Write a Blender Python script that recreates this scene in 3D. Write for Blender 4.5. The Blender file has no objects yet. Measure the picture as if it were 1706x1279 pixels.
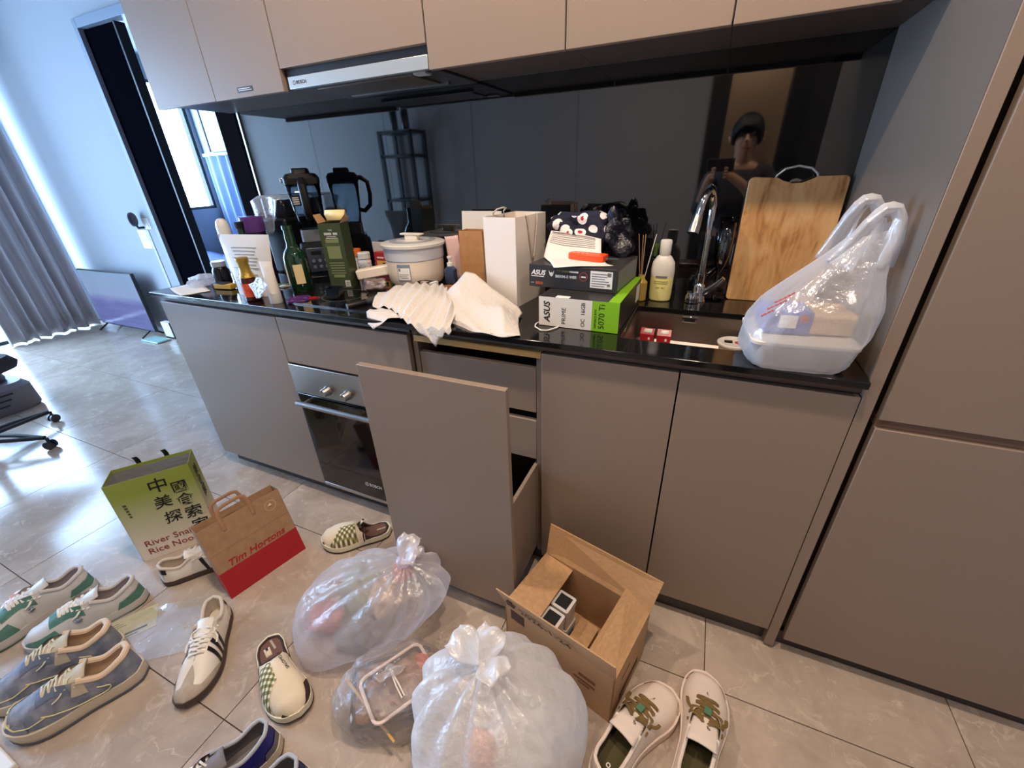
import bpy, bmesh, math, random
import numpy as np
from mathutils import Vector, Matrix, Euler
random.seed(7)
rng = np.random.default_rng(7)
SC = bpy.context.scene
COL = SC.collection
R = math.radians

# ------------------------------------------------------------------ camera
cam_d = bpy.data.cameras.new('camera')
cam = bpy.data.objects.new('camera', cam_d)
COL.objects.link(cam)
cam.location = (1.417, -0.995, 1.327)
cam.rotation_euler = (R(62.75), R(1.92), R(23.71))
cam_d.sensor_fit = 'HORIZONTAL'
cam_d.sensor_width = 36.0
cam_d.lens = 689.29 / 1706 * 36.0
cam_d.clip_start = 0.02
cam_d.clip_end = 200
SC.camera = cam

# ------------------------------------------------------------------ view + world
SC.view_settings.view_transform = 'Standard'
SC.view_settings.look = 'None'
SC.view_settings.exposure = 0.0
SC.view_settings.gamma = 1.0
SC.view_settings.use_curve_mapping = False
try:
    SC.cycles.use_denoising = True
    SC.cycles.max_bounces = 10
    SC.cycles.transparent_max_bounces = 24
    SC.cycles.sample_clamp_indirect = 6.0
except Exception:
    pass
world = bpy.data.worlds.new('daylight_sky')
SC.world = world
world.use_nodes = True
wn = world.node_tree
wn.nodes.clear()
wo = wn.nodes.new('ShaderNodeOutputWorld')
wb = wn.nodes.new('ShaderNodeBackground')
wb.inputs['Color'].default_value = (0.44, 0.68, 1.0, 1)
wb.inputs['Strength'].default_value = 20.0
wn.links.new(wb.outputs[0], wo.inputs[0])

def area_light(name, loc, size, power, color, rot=(0, 0, 0), shape='DISK', size_y=None, portal=False):
    d = bpy.data.lights.new(name, 'AREA')
    d.energy = power
    d.color = color
    d.shape = shape
    d.size = size
    if size_y:
        d.size_y = size_y
    o = bpy.data.objects.new(name, d)
    COL.objects.link(o)
    o.location = loc
    o.rotation_euler = rot
    if portal:
        d.cycles.is_portal = True
    return o

WARM = (1.0, 0.80, 0.62)
CEIL = 2.6
LAMPS = [(0.35, -0.42, 20), (1.45, -0.42, 20), (0.9, -1.35, 8), (2.3, -1.2, 10)]
# ceiling downlights: the light of each sits in its fixture (built with the ceiling)
# sky light entering by the two windows of the facade (portals only guide the sampling)
area_light('portal_living_window', (-4.56, -0.56, 1.24), 2.4, 1, (1, 1, 1), (0, R(-90), 0), 'RECTANGLE', 3.4, True)
area_light('portal_bedroom_window', (-4.56, 2.38, 1.70), 1.3, 1, (1, 1, 1), (0, R(-90), 0), 'RECTANGLE', 0.85, True)

# ------------------------------------------------------------------ helpers
def lin(c):
    c = c / 255.0
    return c / 12.92 if c <= 0.04045 else ((c + 0.055) / 1.055) ** 2.4

def C3(r, g, b):
    return (lin(r), lin(g), lin(b), 1.0)

MATS = {}
def mat(name, col, rough=0.5, metal=0.0, spec=0.5, col2=None, nscale=20.0, ndetail=4.0, bump=0.0, bscale=60.0,
        emit=0.0, ior=None, coat=0.0, wave=None, sheen=0.0, stretch=None, ramp=(0.35, 0.65)):
    if name in MATS:
        return MATS[name]
    m = bpy.data.materials.new(name)
    m.use_nodes = True
    nt = m.node_tree
    p = nt.nodes['Principled BSDF']
    p.inputs['Base Color'].default_value = col
    p.inputs['Roughness'].default_value = rough
    p.inputs['Metallic'].default_value = metal
    p.inputs['Specular IOR Level'].default_value = spec
    if ior:
        p.inputs['IOR'].default_value = ior
    if coat:
        p.inputs['Coat Weight'].default_value = coat
        p.inputs['Coat Roughness'].default_value = 0.05
    if sheen:
        p.inputs['Sheen Weight'].default_value = sheen
    if emit:
        p.inputs['Emission Color'].default_value = col
        p.inputs['Emission Strength'].default_value = emit
    tc = None
    if col2 or bump:
        tc = nt.nodes.new('ShaderNodeTexCoord')
        mp = nt.nodes.new('ShaderNodeMapping')
        nt.links.new(tc.outputs['Object'], mp.inputs['Vector'])
        if stretch:
            mp.inputs['Scale'].default_value = stretch
    if col2:
        n = nt.nodes.new('ShaderNodeTexNoise')
        n.inputs['Scale'].default_value = nscale
        n.inputs['Detail'].default_value = ndetail
        nt.links.new(mp.outputs[0], n.inputs['Vector'])
        r = nt.nodes.new('ShaderNodeValToRGB')
        r.color_ramp.elements[0].position = ramp[0]
        r.color_ramp.elements[1].position = ramp[1]
        r.color_ramp.elements[0].color = col
        r.color_ramp.elements[1].color = col2
        nt.links.new(n.outputs['Fac'], r.inputs['Fac'])
        nt.links.new(r.outputs['Color'], p.inputs['Base Color'])
    if bump:
        n2 = nt.nodes.new('ShaderNodeTexNoise')
        n2.inputs['Scale'].default_value = bscale
        n2.inputs['Detail'].default_value = 3
        nt.links.new(mp.outputs[0], n2.inputs['Vector'])
        b = nt.nodes.new('ShaderNodeBump')
        b.inputs['Strength'].default_value = bump
        b.inputs['Distance'].default_value = 0.01
        nt.links.new(n2.outputs['Fac'], b.inputs['Height'])
        nt.links.new(b.outputs['Normal'], p.inputs['Normal'])
    MATS[name] = m
    return m

def film(name, col, alpha=0.5, rough=0.25, trans=0.5, gloss=0.12, crinkle=0.4, cscale=30.0):
    """thin plastic film: part see-through, part milky (diffuse + translucent), with sheen"""
    if name in MATS:
        return MATS[name]
    m = bpy.data.materials.new(name)
    m.use_nodes = True
    nt = m.node_tree
    nt.nodes.clear()
    N = nt.nodes.new
    out = N('ShaderNodeOutputMaterial')
    tr = N('ShaderNodeBsdfTransparent')
    di = N('ShaderNodeBsdfDiffuse'); di.inputs['Color'].default_value = col
    tl = N('ShaderNodeBsdfTranslucent'); tl.inputs['Color'].default_value = col
    gl = N('ShaderNodeBsdfGlossy'); gl.inputs['Roughness'].default_value = rough
    gl.inputs['Color'].default_value = (0.9, 0.9, 0.92, 1)
    m1 = N('ShaderNodeMixShader'); m1.inputs[0].default_value = trans
    nt.links.new(di.outputs[0], m1.inputs[1]); nt.links.new(tl.outputs[0], m1.inputs[2])
    m2 = N('ShaderNodeMixShader')
    nt.links.new(tr.outputs[0], m2.inputs[1]); nt.links.new(m1.outputs[0], m2.inputs[2])
    m3 = N('ShaderNodeMixShader'); m3.inputs[0].default_value = gloss
    nt.links.new(m2.outputs[0], m3.inputs[1]); nt.links.new(gl.outputs[0], m3.inputs[2])
    # film seen edge-on is denser
    lw = N('ShaderNodeLayerWeight'); lw.inputs['Blend'].default_value = 0.35
    mr = N('ShaderNodeMapRange')
    mr.inputs['To Min'].default_value = alpha
    mr.inputs['To Max'].default_value = min(1.0, alpha + 0.4)
    nt.links.new(lw.outputs['Facing'], mr.inputs['Value'])
    nt.links.new(mr.outputs[0], m2.inputs[0])
    tc = N('ShaderNodeTexCoord')
    nz = N('ShaderNodeTexNoise'); nz.inputs['Scale'].default_value = cscale; nz.inputs['Detail'].default_value = 5
    nt.links.new(tc.outputs['Object'], nz.inputs['Vector'])
    bp = N('ShaderNodeBump'); bp.inputs['Strength'].default_value = crinkle; bp.inputs['Distance'].default_value = 0.012
    nt.links.new(nz.outputs['Fac'], bp.inputs['Height'])
    for s in (di, tl, gl):
        nt.links.new(bp.outputs[0], s.inputs['Normal'])
    nt.links.new(m3.outputs[0], out.inputs[0])
    MATS[name] = m
    return m

def glassy(name, col=(0.9, 0.95, 0.93, 1), alpha=0.12, rough=0.03):
    """clear pane or vessel: mostly see-through with fresnel reflection"""
    if name in MATS:
        return MATS[name]
    m = bpy.data.materials.new(name)
    m.use_nodes = True
    nt = m.node_tree
    nt.nodes.clear()
    N = nt.nodes.new
    out = N('ShaderNodeOutputMaterial')
    tr = N('ShaderNodeBsdfTransparent'); tr.inputs['Color'].default_value = col
    gl = N('ShaderNodeBsdfGlossy'); gl.inputs['Roughness'].default_value = rough
    fr = N('ShaderNodeLayerWeight'); fr.inputs['Blend'].default_value = alpha
    mx = N('ShaderNodeMixShader')
    nt.links.new(fr.outputs['Fresnel'], mx.inputs[0])
    nt.links.new(tr.outputs[0], mx.inputs[1]); nt.links.new(gl.outputs[0], mx.inputs[2])
    nt.links.new(mx.outputs[0], out.inputs[0])
    MATS[name] = m
    return m

class B:
    """collects faces, then becomes one mesh object"""
    def __init__(s):
        s.v = []; s.f = []
    def add(s, vs, fs):
        o = len(s.v)
        s.v += [tuple(float(c) for c in p) for p in vs]
        s.f += [tuple(i + o for i in f) for f in fs]
        return s
    def box(s, x0, x1, y0, y1, z0, z1):
        return s.add([(x0, y0, z0), (x1, y0, z0), (x1, y1, z0), (x0, y1, z0), (x0, y0, z1), (x1, y0, z1), (x1, y1, z1), (x0, y1, z1)],
                     [(0, 3, 2, 1), (4, 5, 6, 7), (0, 1, 5, 4), (1, 2, 6, 5), (2, 3, 7, 6), (3, 0, 4, 7)])
    def lathe(s, prof, n=28, c=(0, 0, 0), cap=True, sx=1.0, sy=1.0):
        vs = []; fs = []
        for r, z in prof:
            for k in range(n):
                a = 2 * math.pi * k / n
                vs.append((c[0] + r * sx * math.cos(a), c[1] + r * sy * math.sin(a), c[2] + z))
        for i in range(len(prof) - 1):
            for k in range(n):
                k2 = (k + 1) % n
                fs.append((i * n + k, i * n + k2, (i + 1) * n + k2, (i + 1) * n + k))
        if cap:
            if prof[0][0] > 1e-5:
                fs.append(tuple(range(n - 1, -1, -1)))
            if prof[-1][0] > 1e-5:
                fs.append(tuple((len(prof) - 1) * n + k for k in range(n)))
        return s.add(vs, fs)
    def cyl(s, c, r, z0, z1, n=24, r2=None):
        return s.lathe([(r, z0), (r if r2 is None else r2, z1)], n, c)
    def rod(s, a, b, r, n=10, r2=None):
        return s.tube([a, b], [r, r if r2 is None else r2], n)
    def tube(s, pts, r, n=8, closed=False, flat=1.0, up=(0, 0, 1)):
        pts = [Vector(p) for p in pts]
        m = len(pts)
        rs = r if isinstance(r, (list, tuple)) else [r] * m
        vs = []; fs = []
        u = Vector(up)
        for i, p in enumerate(pts):
            if closed:
                t = pts[(i + 1) % m] - pts[i - 1]
            else:
                t = pts[min(i + 1, m - 1)] - pts[max(i - 1, 0)]
            if t.length < 1e-9:
                t = Vector((0, 0, 1))
            t.normalize()
            a = t.cross(u)
            if a.length < 0.15:
                a = t.cross(Vector((1, 0, 0)))
                if a.length < 0.15:
                    a = t.cross(Vector((0, 1, 0)))
            a.normalize()
            b = a.cross(t)
            for k in range(n):
                an = 2 * math.pi * k / n
                vs.append(p + a * (rs[i] * math.cos(an)) + b * (rs[i] * flat * math.sin(an)))
        for i in range(m if closed else m - 1):
            j = (i + 1) % m
            for k in range(n):
                k2 = (k + 1) % n
                fs.append((i * n + k, i * n + k2, j * n + k2, j * n + k))
        if not closed:
            fs.append(tuple(range(n - 1, -1, -1)))
            fs.append(tuple((m - 1) * n + k for k in range(n)))
        return s.add(vs, fs)
    def grid(s, fn, nu, nv, cu=False, cv=False):
        vs = [fn(i / (nu if cu else nu - 1), j / (nv if cv else nv - 1)) for i in range(nu) for j in range(nv)]
        fs = []
        for i in range(nu if cu else nu - 1):
            for j in range(nv if cv else nv - 1):
                i2 = (i + 1) % nu; j2 = (j + 1) % nv
                fs.append((i * nv + j, i2 * nv + j, i2 * nv + j2, i * nv + j2))
        return s.add(vs, fs)
    def prism(s, poly, z0, z1):
        n = len(poly)
        vs = [(x, y, z0) for x, y in poly] + [(x, y, z1) for x, y in poly]
        fs = [tuple(range(n - 1, -1, -1)), tuple(range(n, 2 * n))] + [(i, (i + 1) % n, n + (i + 1) % n, n + i) for i in range(n)]
        return s.add(vs, fs)
    def slab(s, p, ax, t):
        """quad p (4 points) given thickness t along vector ax"""
        a = Vector(ax).normalized() * t
        vs = [Vector(q) for q in p] + [Vector(q) + a for q in p]
        return s.add(vs, [(3, 2, 1, 0), (4, 5, 6, 7), (0, 1, 5, 4), (1, 2, 6, 5), (2, 3, 7, 6), (3, 0, 4, 7)])
    def mesh(s, name, m=None, smooth=True, weld=False, sharp=35):
        me = bpy.data.meshes.new(name)
        me.from_pydata(s.v, [], s.f)
        bm = bmesh.new()
        bm.from_mesh(me)
        if weld:
            bmesh.ops.remove_doubles(bm, verts=bm.verts, dist=weld if isinstance(weld, float) else 1e-5)
        bmesh.ops.recalc_face_normals(bm, faces=bm.faces)
        bm.to_mesh(me)
        bm.free()
        if m:
            me.materials.append(m)
        if smooth:
            me.polygons.foreach_set('use_smooth', [True] * len(me.polygons))
            me.set_sharp_from_angle(angle=R(sharp))
        me.update()
        return me
    def obj(s, name, m=None, parent=None, bevel=0.0, smooth=True, weld=False, solid=0.0, sub=0, loc=None, rot=None, sharp=35, seg=2, off=0.0):
        o = bpy.data.objects.new(name, s.mesh(name, m, smooth, weld, sharp))
        COL.objects.link(o)
        if parent:
            o.parent = parent
        if loc:
            o.location = loc
        if rot:
            o.rotation_euler = rot
        if sub:
            md = o.modifiers.new('subdivision', 'SUBSURF'); md.levels = sub; md.render_levels = sub
        if solid:
            md = o.modifiers.new('thickness', 'SOLIDIFY'); md.thickness = solid; md.offset = off
        if bevel:
            md = o.modifiers.new('edge', 'BEVEL'); md.width = bevel; md.segments = seg; md.limit_method = 'ANGLE'; md.angle_limit = R(40)
        return o

def bx(x0, x1, y0, y1, z0, z1):
    return B().box(x0, x1, y0, y1, z0, z1)

def thing(name, label, cat, loc=(0, 0, 0), rz=0.0, group=None, rot=None):
    o = bpy.data.objects.new(name, None)
    o.empty_display_size = 0.05
    COL.objects.link(o)
    o.location = loc
    o.rotation_euler = rot if rot else (0, 0, rz)
    o['label'] = label; o['category'] = cat
    if group:
        o['group'] = group
    return o

def tag(o, label, cat, group=None, kind=None):
    o['label'] = label; o['category'] = cat
    if group:
        o['group'] = group
    if kind:
        o['kind'] = kind
    return o

def struct(o, label=None):
    o['kind'] = 'structure'
    if label:
        o['label'] = label
    return o

def copy_tree(o, parent=None):
    c = o.copy()
    COL.objects.link(c)
    c.parent = parent
    for ch in list(o.children):
        copy_tree(ch, c)
    return c

def text(name, s, size, m, parent, loc, rot, align='LEFT', ext=0.0003, shear=0.0, bold=0.0, sx=1.0, spacing=1.0, space_line=1.0):
    cu = bpy.data.curves.new(name, 'FONT')
    cu.body = s; cu.size = size; cu.extrude = ext; cu.shear = shear; cu.offset = bold
    cu.align_x = align; cu.align_y = 'BOTTOM_BASELINE'; cu.space_character = spacing; cu.resolution_u = 3; cu.space_line = space_line
    t = bpy.data.objects.new(name, cu)
    COL.objects.link(t)
    bpy.context.view_layer.update()
    me = bpy.data.meshes.new_from_object(t.evaluated_get(bpy.context.evaluated_depsgraph_get()))
    bpy.data.objects.remove(t)
    bpy.data.curves.remove(cu)
    me.name = name
    me.materials.clear(); me.materials.append(m)
    o = bpy.data.objects.new(name, me)
    COL.objects.link(o)
    o.parent = parent; o.location = loc; o.rotation_euler = rot; o.scale = (sx, 1, 1)
    return o

FRONT = (R(90), 0, 0)            # text facing -Y, reading along +X

# ------------------------------------------------------------------ materials of the setting
M_LAM = mat('taupe_laminate', C3(146, 127, 111), 0.38, col2=C3(142, 123, 108), nscale=300, bump=0.02, bscale=900)
M_CARC = mat('dark_carcass', C3(70, 62, 56), 0.5)
M_GREYLAM = mat('grey_laminate', C3(112, 103, 95), 0.3, col2=C3(108, 99, 91), nscale=400)
M_BLACKGLASS = mat('black_mirror_glass', (0.004, 0.004, 0.005, 1), 0.03, ior=2.1, spec=0.5)
M_STEEL = mat('brushed_steel', C3(176, 172, 168), 0.28, 1.0, bump=0.03, bscale=400, stretch=(1, 40, 40))
M_CHROME = mat('chrome', C3(215, 215, 215), 0.06, 1.0)
M_BLACK = mat('black_plastic', C3(22, 22, 24), 0.35)
M_MATTEBLACK = mat('matte_black_frame', C3(14, 15, 19), 0.45)
M_WHITE = mat('white_plastic', C3(232, 230, 225), 0.4)
M_WALL = mat('white_paint', C3(150, 154, 161), 0.7, bump=0.02, bscale=500)
M_GREYWALL = mat('grey_wall_panel', C3(168, 164, 160), 0.6)
M_GOLD = mat('oak_rail', C3(205, 165, 105), 0.35, col2=C3(188, 145, 88), nscale=8, stretch=(1, 20, 20))

def stone_mat():
    m = bpy.data.materials.new('black_speckled_stone')
    m.use_nodes = True
    nt = m.node_tree; p = nt.nodes['Principled BSDF']
    tc = nt.nodes.new('ShaderNodeTexCoord')
    vo = nt.nodes.new('ShaderNodeTexVoronoi'); vo.inputs['Scale'].default_value = 420
    nt.links.new(tc.outputs['Object'], vo.inputs['Vector'])
    rp = nt.nodes.new('ShaderNodeValToRGB')
    rp.color_ramp.elements[0].position = 0.045; rp.color_ramp.elements[0].color = C3(120, 116, 110)
    rp.color_ramp.elements[1].position = 0.08; rp.color_ramp.elements[1].color = C3(18, 18, 19)
    nt.links.new(vo.outputs['Distance'], rp.inputs['Fac'])
    nt.links.new(rp.outputs['Color'], p.inputs['Base Color'])
    p.inputs['Roughness'].default_value = 0.09
    p.inputs['IOR'].default_value = 1.6
    return m
M_STONE = stone_mat()

def tile_mat():
    m = bpy.data.materials.new('beige_marble_tile')
    m.use_nodes = True
    nt = m.node_tree; p = nt.nodes['Principled BSDF']
    N = nt.nodes.new; L = nt.links.new
    tc = N('ShaderNodeTexCoord'); oi = N('ShaderNodeObjectInfo')
    vm = N('ShaderNodeVectorMath'); vm.operation = 'SCALE'
    cx = N('ShaderNodeCombineXYZ')
    for k in range(3):
        L(oi.outputs['Random'], cx.inputs[k])
    L(cx.outputs[0], vm.inputs[0]); vm.inputs['Scale'].default_value = 37.0
    va = N('ShaderNodeVectorMath'); va.operation = 'ADD'
    L(tc.outputs['Object'], va.inputs[0]); L(vm.outputs[0], va.inputs[1])
    n1 = N('ShaderNodeTexNoise'); n1.inputs['Scale'].default_value = 5.0; n1.inputs['Detail'].default_value = 9; n1.inputs['Roughness'].default_value = 0.66; n1.inputs['Distortion'].default_value = 0.6
    L(va.outputs[0], n1.inputs['Vector'])
    r1 = N('ShaderNodeValToRGB')
    r1.color_ramp.elements[0].position = 0.3; r1.color_ramp.elements[0].color = C3(164, 147, 133)
    r1.color_ramp.elements[1].position = 0.72; r1.color_ramp.elements[1].color = C3(198, 181, 164)
    L(n1.outputs['Fac'], r1.inputs['Fac'])
    n2 = N('ShaderNodeTexNoise'); n2.inputs['Scale'].default_value = 15.0; n2.inputs['Detail'].default_value = 10; n2.inputs['Roughness'].default_value = .72; n2.inputs['Distortion'].default_value = .9
    L(va.outputs[0], n2.inputs['Vector'])
    r2 = N('ShaderNodeValToRGB')
    e = r2.color_ramp.elements
    e[0].position = 0.55; e[0].color = (0, 0, 0, 1)
    e[1].position = 0.78; e[1].color = (.9, .9, .9, 1)
    L(n2.outputs['Fac'], r2.inputs['Fac'])
    n4 = N('ShaderNodeTexNoise'); n4.inputs['Scale'].default_value = 6.0; n4.inputs['Detail'].default_value = 4; n4.inputs['Distortion'].default_value = .5
    L(va.outputs[0], n4.inputs['Vector'])
    r4 = N('ShaderNodeValToRGB'); e = r4.color_ramp.elements
    e[0].position = .488; e[0].color = (0, 0, 0, 1); e[1].position = .512; e[1].color = (0, 0, 0, 1)
    k = e.new(.5); k.color = (.5, .5, .5, 1)
    L(n4.outputs['Fac'], r4.inputs['Fac'])
    n3 = N('ShaderNodeTexNoise'); n3.inputs['Scale'].default_value = 6.5
    L(va.outputs[0], n3.inputs['Vector'])
    r3 = N('ShaderNodeMapRange'); r3.inputs['From Min'].default_value = .5; r3.inputs['From Max'].default_value = .66
    L(n3.outputs['Fac'], r3.inputs['Value'])
    m4 = N('ShaderNodeMath'); m4.operation = 'MULTIPLY'; L(r4.outputs['Color'], m4.inputs[0]); L(r3.outputs[0], m4.inputs[1])
    mk = N('ShaderNodeMath'); mk.operation = 'MAXIMUM'; L(r2.outputs['Color'], mk.inputs[0]); L(m4.outputs[0], mk.inputs[1])
    mx = N('ShaderNodeMix'); mx.data_type = 'RGBA'
    L(mk.outputs[0], mx.inputs[0]); L(r1.outputs['Color'], mx.inputs[6]); mx.inputs[7].default_value = C3(228, 212, 198)
    L(mx.outputs[2], p.inputs['Base Color'])
    p.inputs['Roughness'].default_value = 0.17
    p.inputs['IOR'].default_value = 1.6
    return m
M_TILE = tile_mat()
M_GROUT = mat('dark_grout', C3(92, 82, 75), 0.9)

# ================================================================== SETTING
YW = 0.60                                  # kitchen back wall
floor = struct(bx(-4.7, 3.1, -3.3, 1.3, -0.10, -0.006).obj('floor', M_GROUT, smooth=False), 'beige marble tile floor with thin dark joints')
TS = 0.605
tile_me = bx(-TS / 2 + .0015, TS / 2 - .0015, -0.2985, 0.2985, -0.012, 0.0).mesh('tile', M_TILE)
for i in range(-9, 5):
    for j in range(-4, 3):
        t = bpy.data.objects.new('tile', tile_me)
        COL.objects.link(t)
        t.parent = floor
        t.location = (0.405 + TS * i + TS / 2, -0.19 + 0.6 * j + 0.3, 0.0)
bed_floor = struct(bx(-4.7, -0.6, 1.3, 3.05, -0.10, 0.0).obj('floor_bedroom', mat('dark_wood_floor', C3(96, 84, 80), 0.5, col2=C3(80, 70, 66), nscale=5, stretch=(1, 12, 1))))

ceiling = struct(bx(-4.7, 3.1, -3.3, 3.05, CEIL, CEIL + 0.1).obj('ceiling', M_WALL, smooth=False), 'white painted ceiling')
wall_back = struct(bx(-0.68, 3.1, YW + 0.008, 1.3, 0, CEIL).obj('wall_back', M_WALL, smooth=False))
wb2 = B().box(-4.6, -2.83, 1.2, 1.3, 0, CEIL).box(-2.83, -1.5, 1.2, 1.3, 2.36, CEIL).box(-1.5, -0.68, 1.2, 1.3, 0, CEIL)
struct(wb2.obj('wall_back_left', M_WALL, smooth=False), 'white wall with the black framed doorway to the bedroom')
# facade with the tall living room window and the bedroom window
fc = B()
fc.box(-4.7, -4.6, -3.3, -2.3, 0, CEIL).box(-4.7, -4.6, -2.3, 1.18, 2.47, CEIL).box(-4.7, -4.6, 1.18, 1.98, 0, CEIL)
fc.box(-4.7, -4.6, 1.98, 2.90, 0, 1.02).box(-4.7, -4.6, 1.98, 2.90, 2.38, CEIL).box(-4.7, -4.6, 2.90, 3.05, 0, CEIL)
struct(fc.obj('wall_left', M_WALL, smooth=False))
struct(bx(-4.7, -0.6, 2.95, 3.05, 0, CEIL).obj('wall_bedroom_back', mat('pale_blue_paint', C3(196, 208, 222), 0.7), smooth=False))
struct(bx(-0.68, -0.6, 1.3, 3.05, 0, CEIL).obj('wall_bedroom_right', M_WALL, smooth=False))
struct(bx(3.0, 3.1, -3.3, YW + 0.008, 0, CEIL).obj('wall_right', M_GREYWALL, smooth=False))
# wall behind the photographer, mirrored in the backsplash: grey panels, a dark doorway
wf = struct(bx(-4.6, 1.28, -2.5, -2.4, 0, CEIL).obj('wall_front', M_GREYWALL, smooth=False))
for k in range(5):
    x1 = 1.27 - 1.16 * k
    p = bx(max(x1 - 1.155, -4.58), x1, -2.4, -2.392, 0.01, CEIL - .01).obj('wall_panel', M_GREYWALL, wf, bevel=.002)
struct(B().box(1.28, 1.42, -2.52, -2.36, 0, 2.3).box(1.86, 2.0, -2.52, -2.36, 0, 2.3).box(1.28, 2.0, -2.52, -2.36, 2.3, 2.44).obj('door_2', M_MATTEBLACK), 'black framed doorway behind the photographer')
struct(B().box(2.0, 3.0, -2.5, -2.4, 0, CEIL).box(1.28, 2.0, -2.5, -2.4, 2.44, CEIL).obj('wall_front_right', mat('dark_panel', C3(40, 40, 44), 0.5), smooth=False))
struct(bx(-4.6, 3.0, -3.3, -3.2, 0, CEIL).obj('wall_corridor', mat('beige_paint', C3(205, 178, 150), 0.7), smooth=False))

# ceiling downlights (a trim ring and a lit disc each)
M_LAMPLIT = mat('lit_lamp', (1.0, 0.86, 0.68, 1), 0.5, emit=9.0)
for k, (x, y, pw) in enumerate(LAMPS + [(1.6, -2.85, 9)]):
    t = thing('ceiling_downlight', 'round recessed ceiling downlight over the %s' % ['oven', 'sink', 'middle of the room', 'tall cupboard', 'corridor'][k], 'light', (x, y, CEIL))
    B().lathe([(0.055, -0.001), (0.07, -0.001), (0.07, -0.012), (0.055, -0.006)], 32, cap=False).obj('trim_ring', M_WHITE, t)
    B().cyl((0, 0, 0), 0.05, -0.004, -0.001, 32).obj('lamp_disc', M_LAMPLIT, t)
    l = area_light('downlight_beam', (0, 0, -0.014), 0.10, pw, WARM)
    l.parent = t

# windows
def window(n, y0, y1, z0, z1, muls, label, fw=0.05):
    w = struct(B().box(-4.69, -4.61, y0, y1, z0, z0 + fw).box(-4.69, -4.61, y0, y1, z1 - fw, z1).box(-4.69, -4.61, y0, y0 + fw, z0 + fw, z1 - fw).box(-4.69, -4.61, y1 - fw, y1, z0 + fw, z1 - fw).obj('window_%d' % n, M_MATTEBLACK, bevel=.003), label)
    ys = [y0 + fw] + muls + [y1 - fw]
    for m in muls:
        bx(-4.68, -4.62, m - .025, m + .025, z0 + fw, z1 - fw).obj('mullion', M_MATTEBLACK, w)
    for a, b in zip(ys[:-1], ys[1:]):
        bx(-4.652, -4.648, a, b, z0 + fw, z1 - fw).obj('pane', glassy('window_glass', (0.97, 0.98, 1, 1), 0.03), w)
window(1, -2.3, 1.18, 0.0, 2.47, [-1.2, -0.1], 'tall living room window behind the grey curtain', 0.03)
window(2, 1.98, 2.90, 1.02, 2.38, [], 'bright bedroom window with a black frame', 0.03)

# doorway to the bedroom: grey reveal, black jambs, black sliding leaf
M_GREYTRIM = mat('grey_metal_trim', C3(120, 132, 150), 0.45)
d1 = struct(B().box(-2.83, -2.785, 1.17, 1.32, 0, 2.36).box(-2.785, -1.5, 1.17, 1.32, 2.305, 2.36).obj('door_1', M_GREYTRIM, bevel=.002), 'black framed sliding doorway to the bedroom')
bx(-1.61, -1.44, 1.15, 1.33, 0, 2.305).obj('jamb', mat('dark_bronze_jamb', C3(24, 21, 23), 0.7, spec=.0), d1)
lf = bx(-2.785, -2.39, 1.20, 1.245, 0.01, 2.30).obj('sliding_leaf', mat('black_tinted_leaf', C3(7, 8, 14), 0.7, spec=.0), d1, bevel=.003)
bx(-2.405, -2.385, 1.19, 1.255, 0.01, 2.30).obj('leaf_edge', M_MATTEBLACK, d1, bevel=.002)
# white boards and cable channel on the wall beside the doorway
struct(B().box(-3.0, -2.965, 1.185, 1.2, 0, 0.98).obj('trim_1', mat('grey_trim_strip', C3(176, 178, 180), 0.6)))  # plain pale grey strip standing proud of the wall
struct(B().box(-2.965, -2.83, 1.19, 1.2, 0, 1.6).obj('trim_2', M_WALL))

# backsplash: black glass panels with a steel end strip
bs = struct(bx(-0.672, 1.777, YW, YW + 0.008, 0.918, 1.62).obj('wall_backsplash', M_BLACKGLASS, smooth=False), 'black mirror glass backsplash behind the worktop')
bx(-0.682, -0.672, YW - 0.006, YW + 0.02, 0.918, 1.612).obj('end_strip', M_STEEL, bs)
# plinth
pl = struct(B().box(-0.70, 0.6, 0.045, 0.06, 0, 0.078).box(1.05, 1.775, 0.028, 0.045, 0, 0.078).box(0.6, 1.05, 0.05, 0.065, 0, 0.078).obj('baseboard_kitchen', mat('dark_plinth', C3(58, 52, 49), 0.4), smooth=False), 'dark plinth under the kitchen cabinets')

# ================================================================== KITCHEN
ZT = 0.874
def door(par, x0, x1, z0, z1, y=0.0, th=0.019, name='door', m=M_LAM):
    return bx(x0, x1, y, y + th, z0, z1).obj(name, m, par, bevel=.0012)

c = thing('base_cabinet', 'wide taupe base cabinet door left of the oven at the worktop end', 'cabinet', (-0.712, 0, 0.078), group='base cabinets under the worktop')
bx(0, 0.71, 0.021, YW - .01, 0, 0.824).obj('body', M_CARC, c)
door(c, 0.001, 0.710, 0.0, ZT - .078)
bx(0, 0.71, 0.015, 0.021, 0.80, 0.824).obj('grip_channel', mat('grip_channel_grey', C3(112, 104, 97), 0.4), c)

c = thing('oven_cabinet', 'taupe oven housing with a plain fascia above the oven', 'cabinet', (0, 0, 0.078), group='base cabinets under the worktop')
B().box(0.0, 0.018, 0.02, YW - .01, 0, 0.824).box(0.582, 0.598, 0.02, YW - .01, 0, 0.824).box(0.018, 0.582, YW - .03, YW - .01, 0, 0.824).box(.018, .582, .03, YW - .03, .605, .62).obj('body', M_CARC, c, smooth=False)
door(c, 0.002, 0.597, 0.614, ZT - .078, name='fascia_panel')
bx(0, 0.598, 0.015, 0.021, 0.80, 0.824).obj('grip_channel', MATS['grip_channel_grey'], c)

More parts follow.
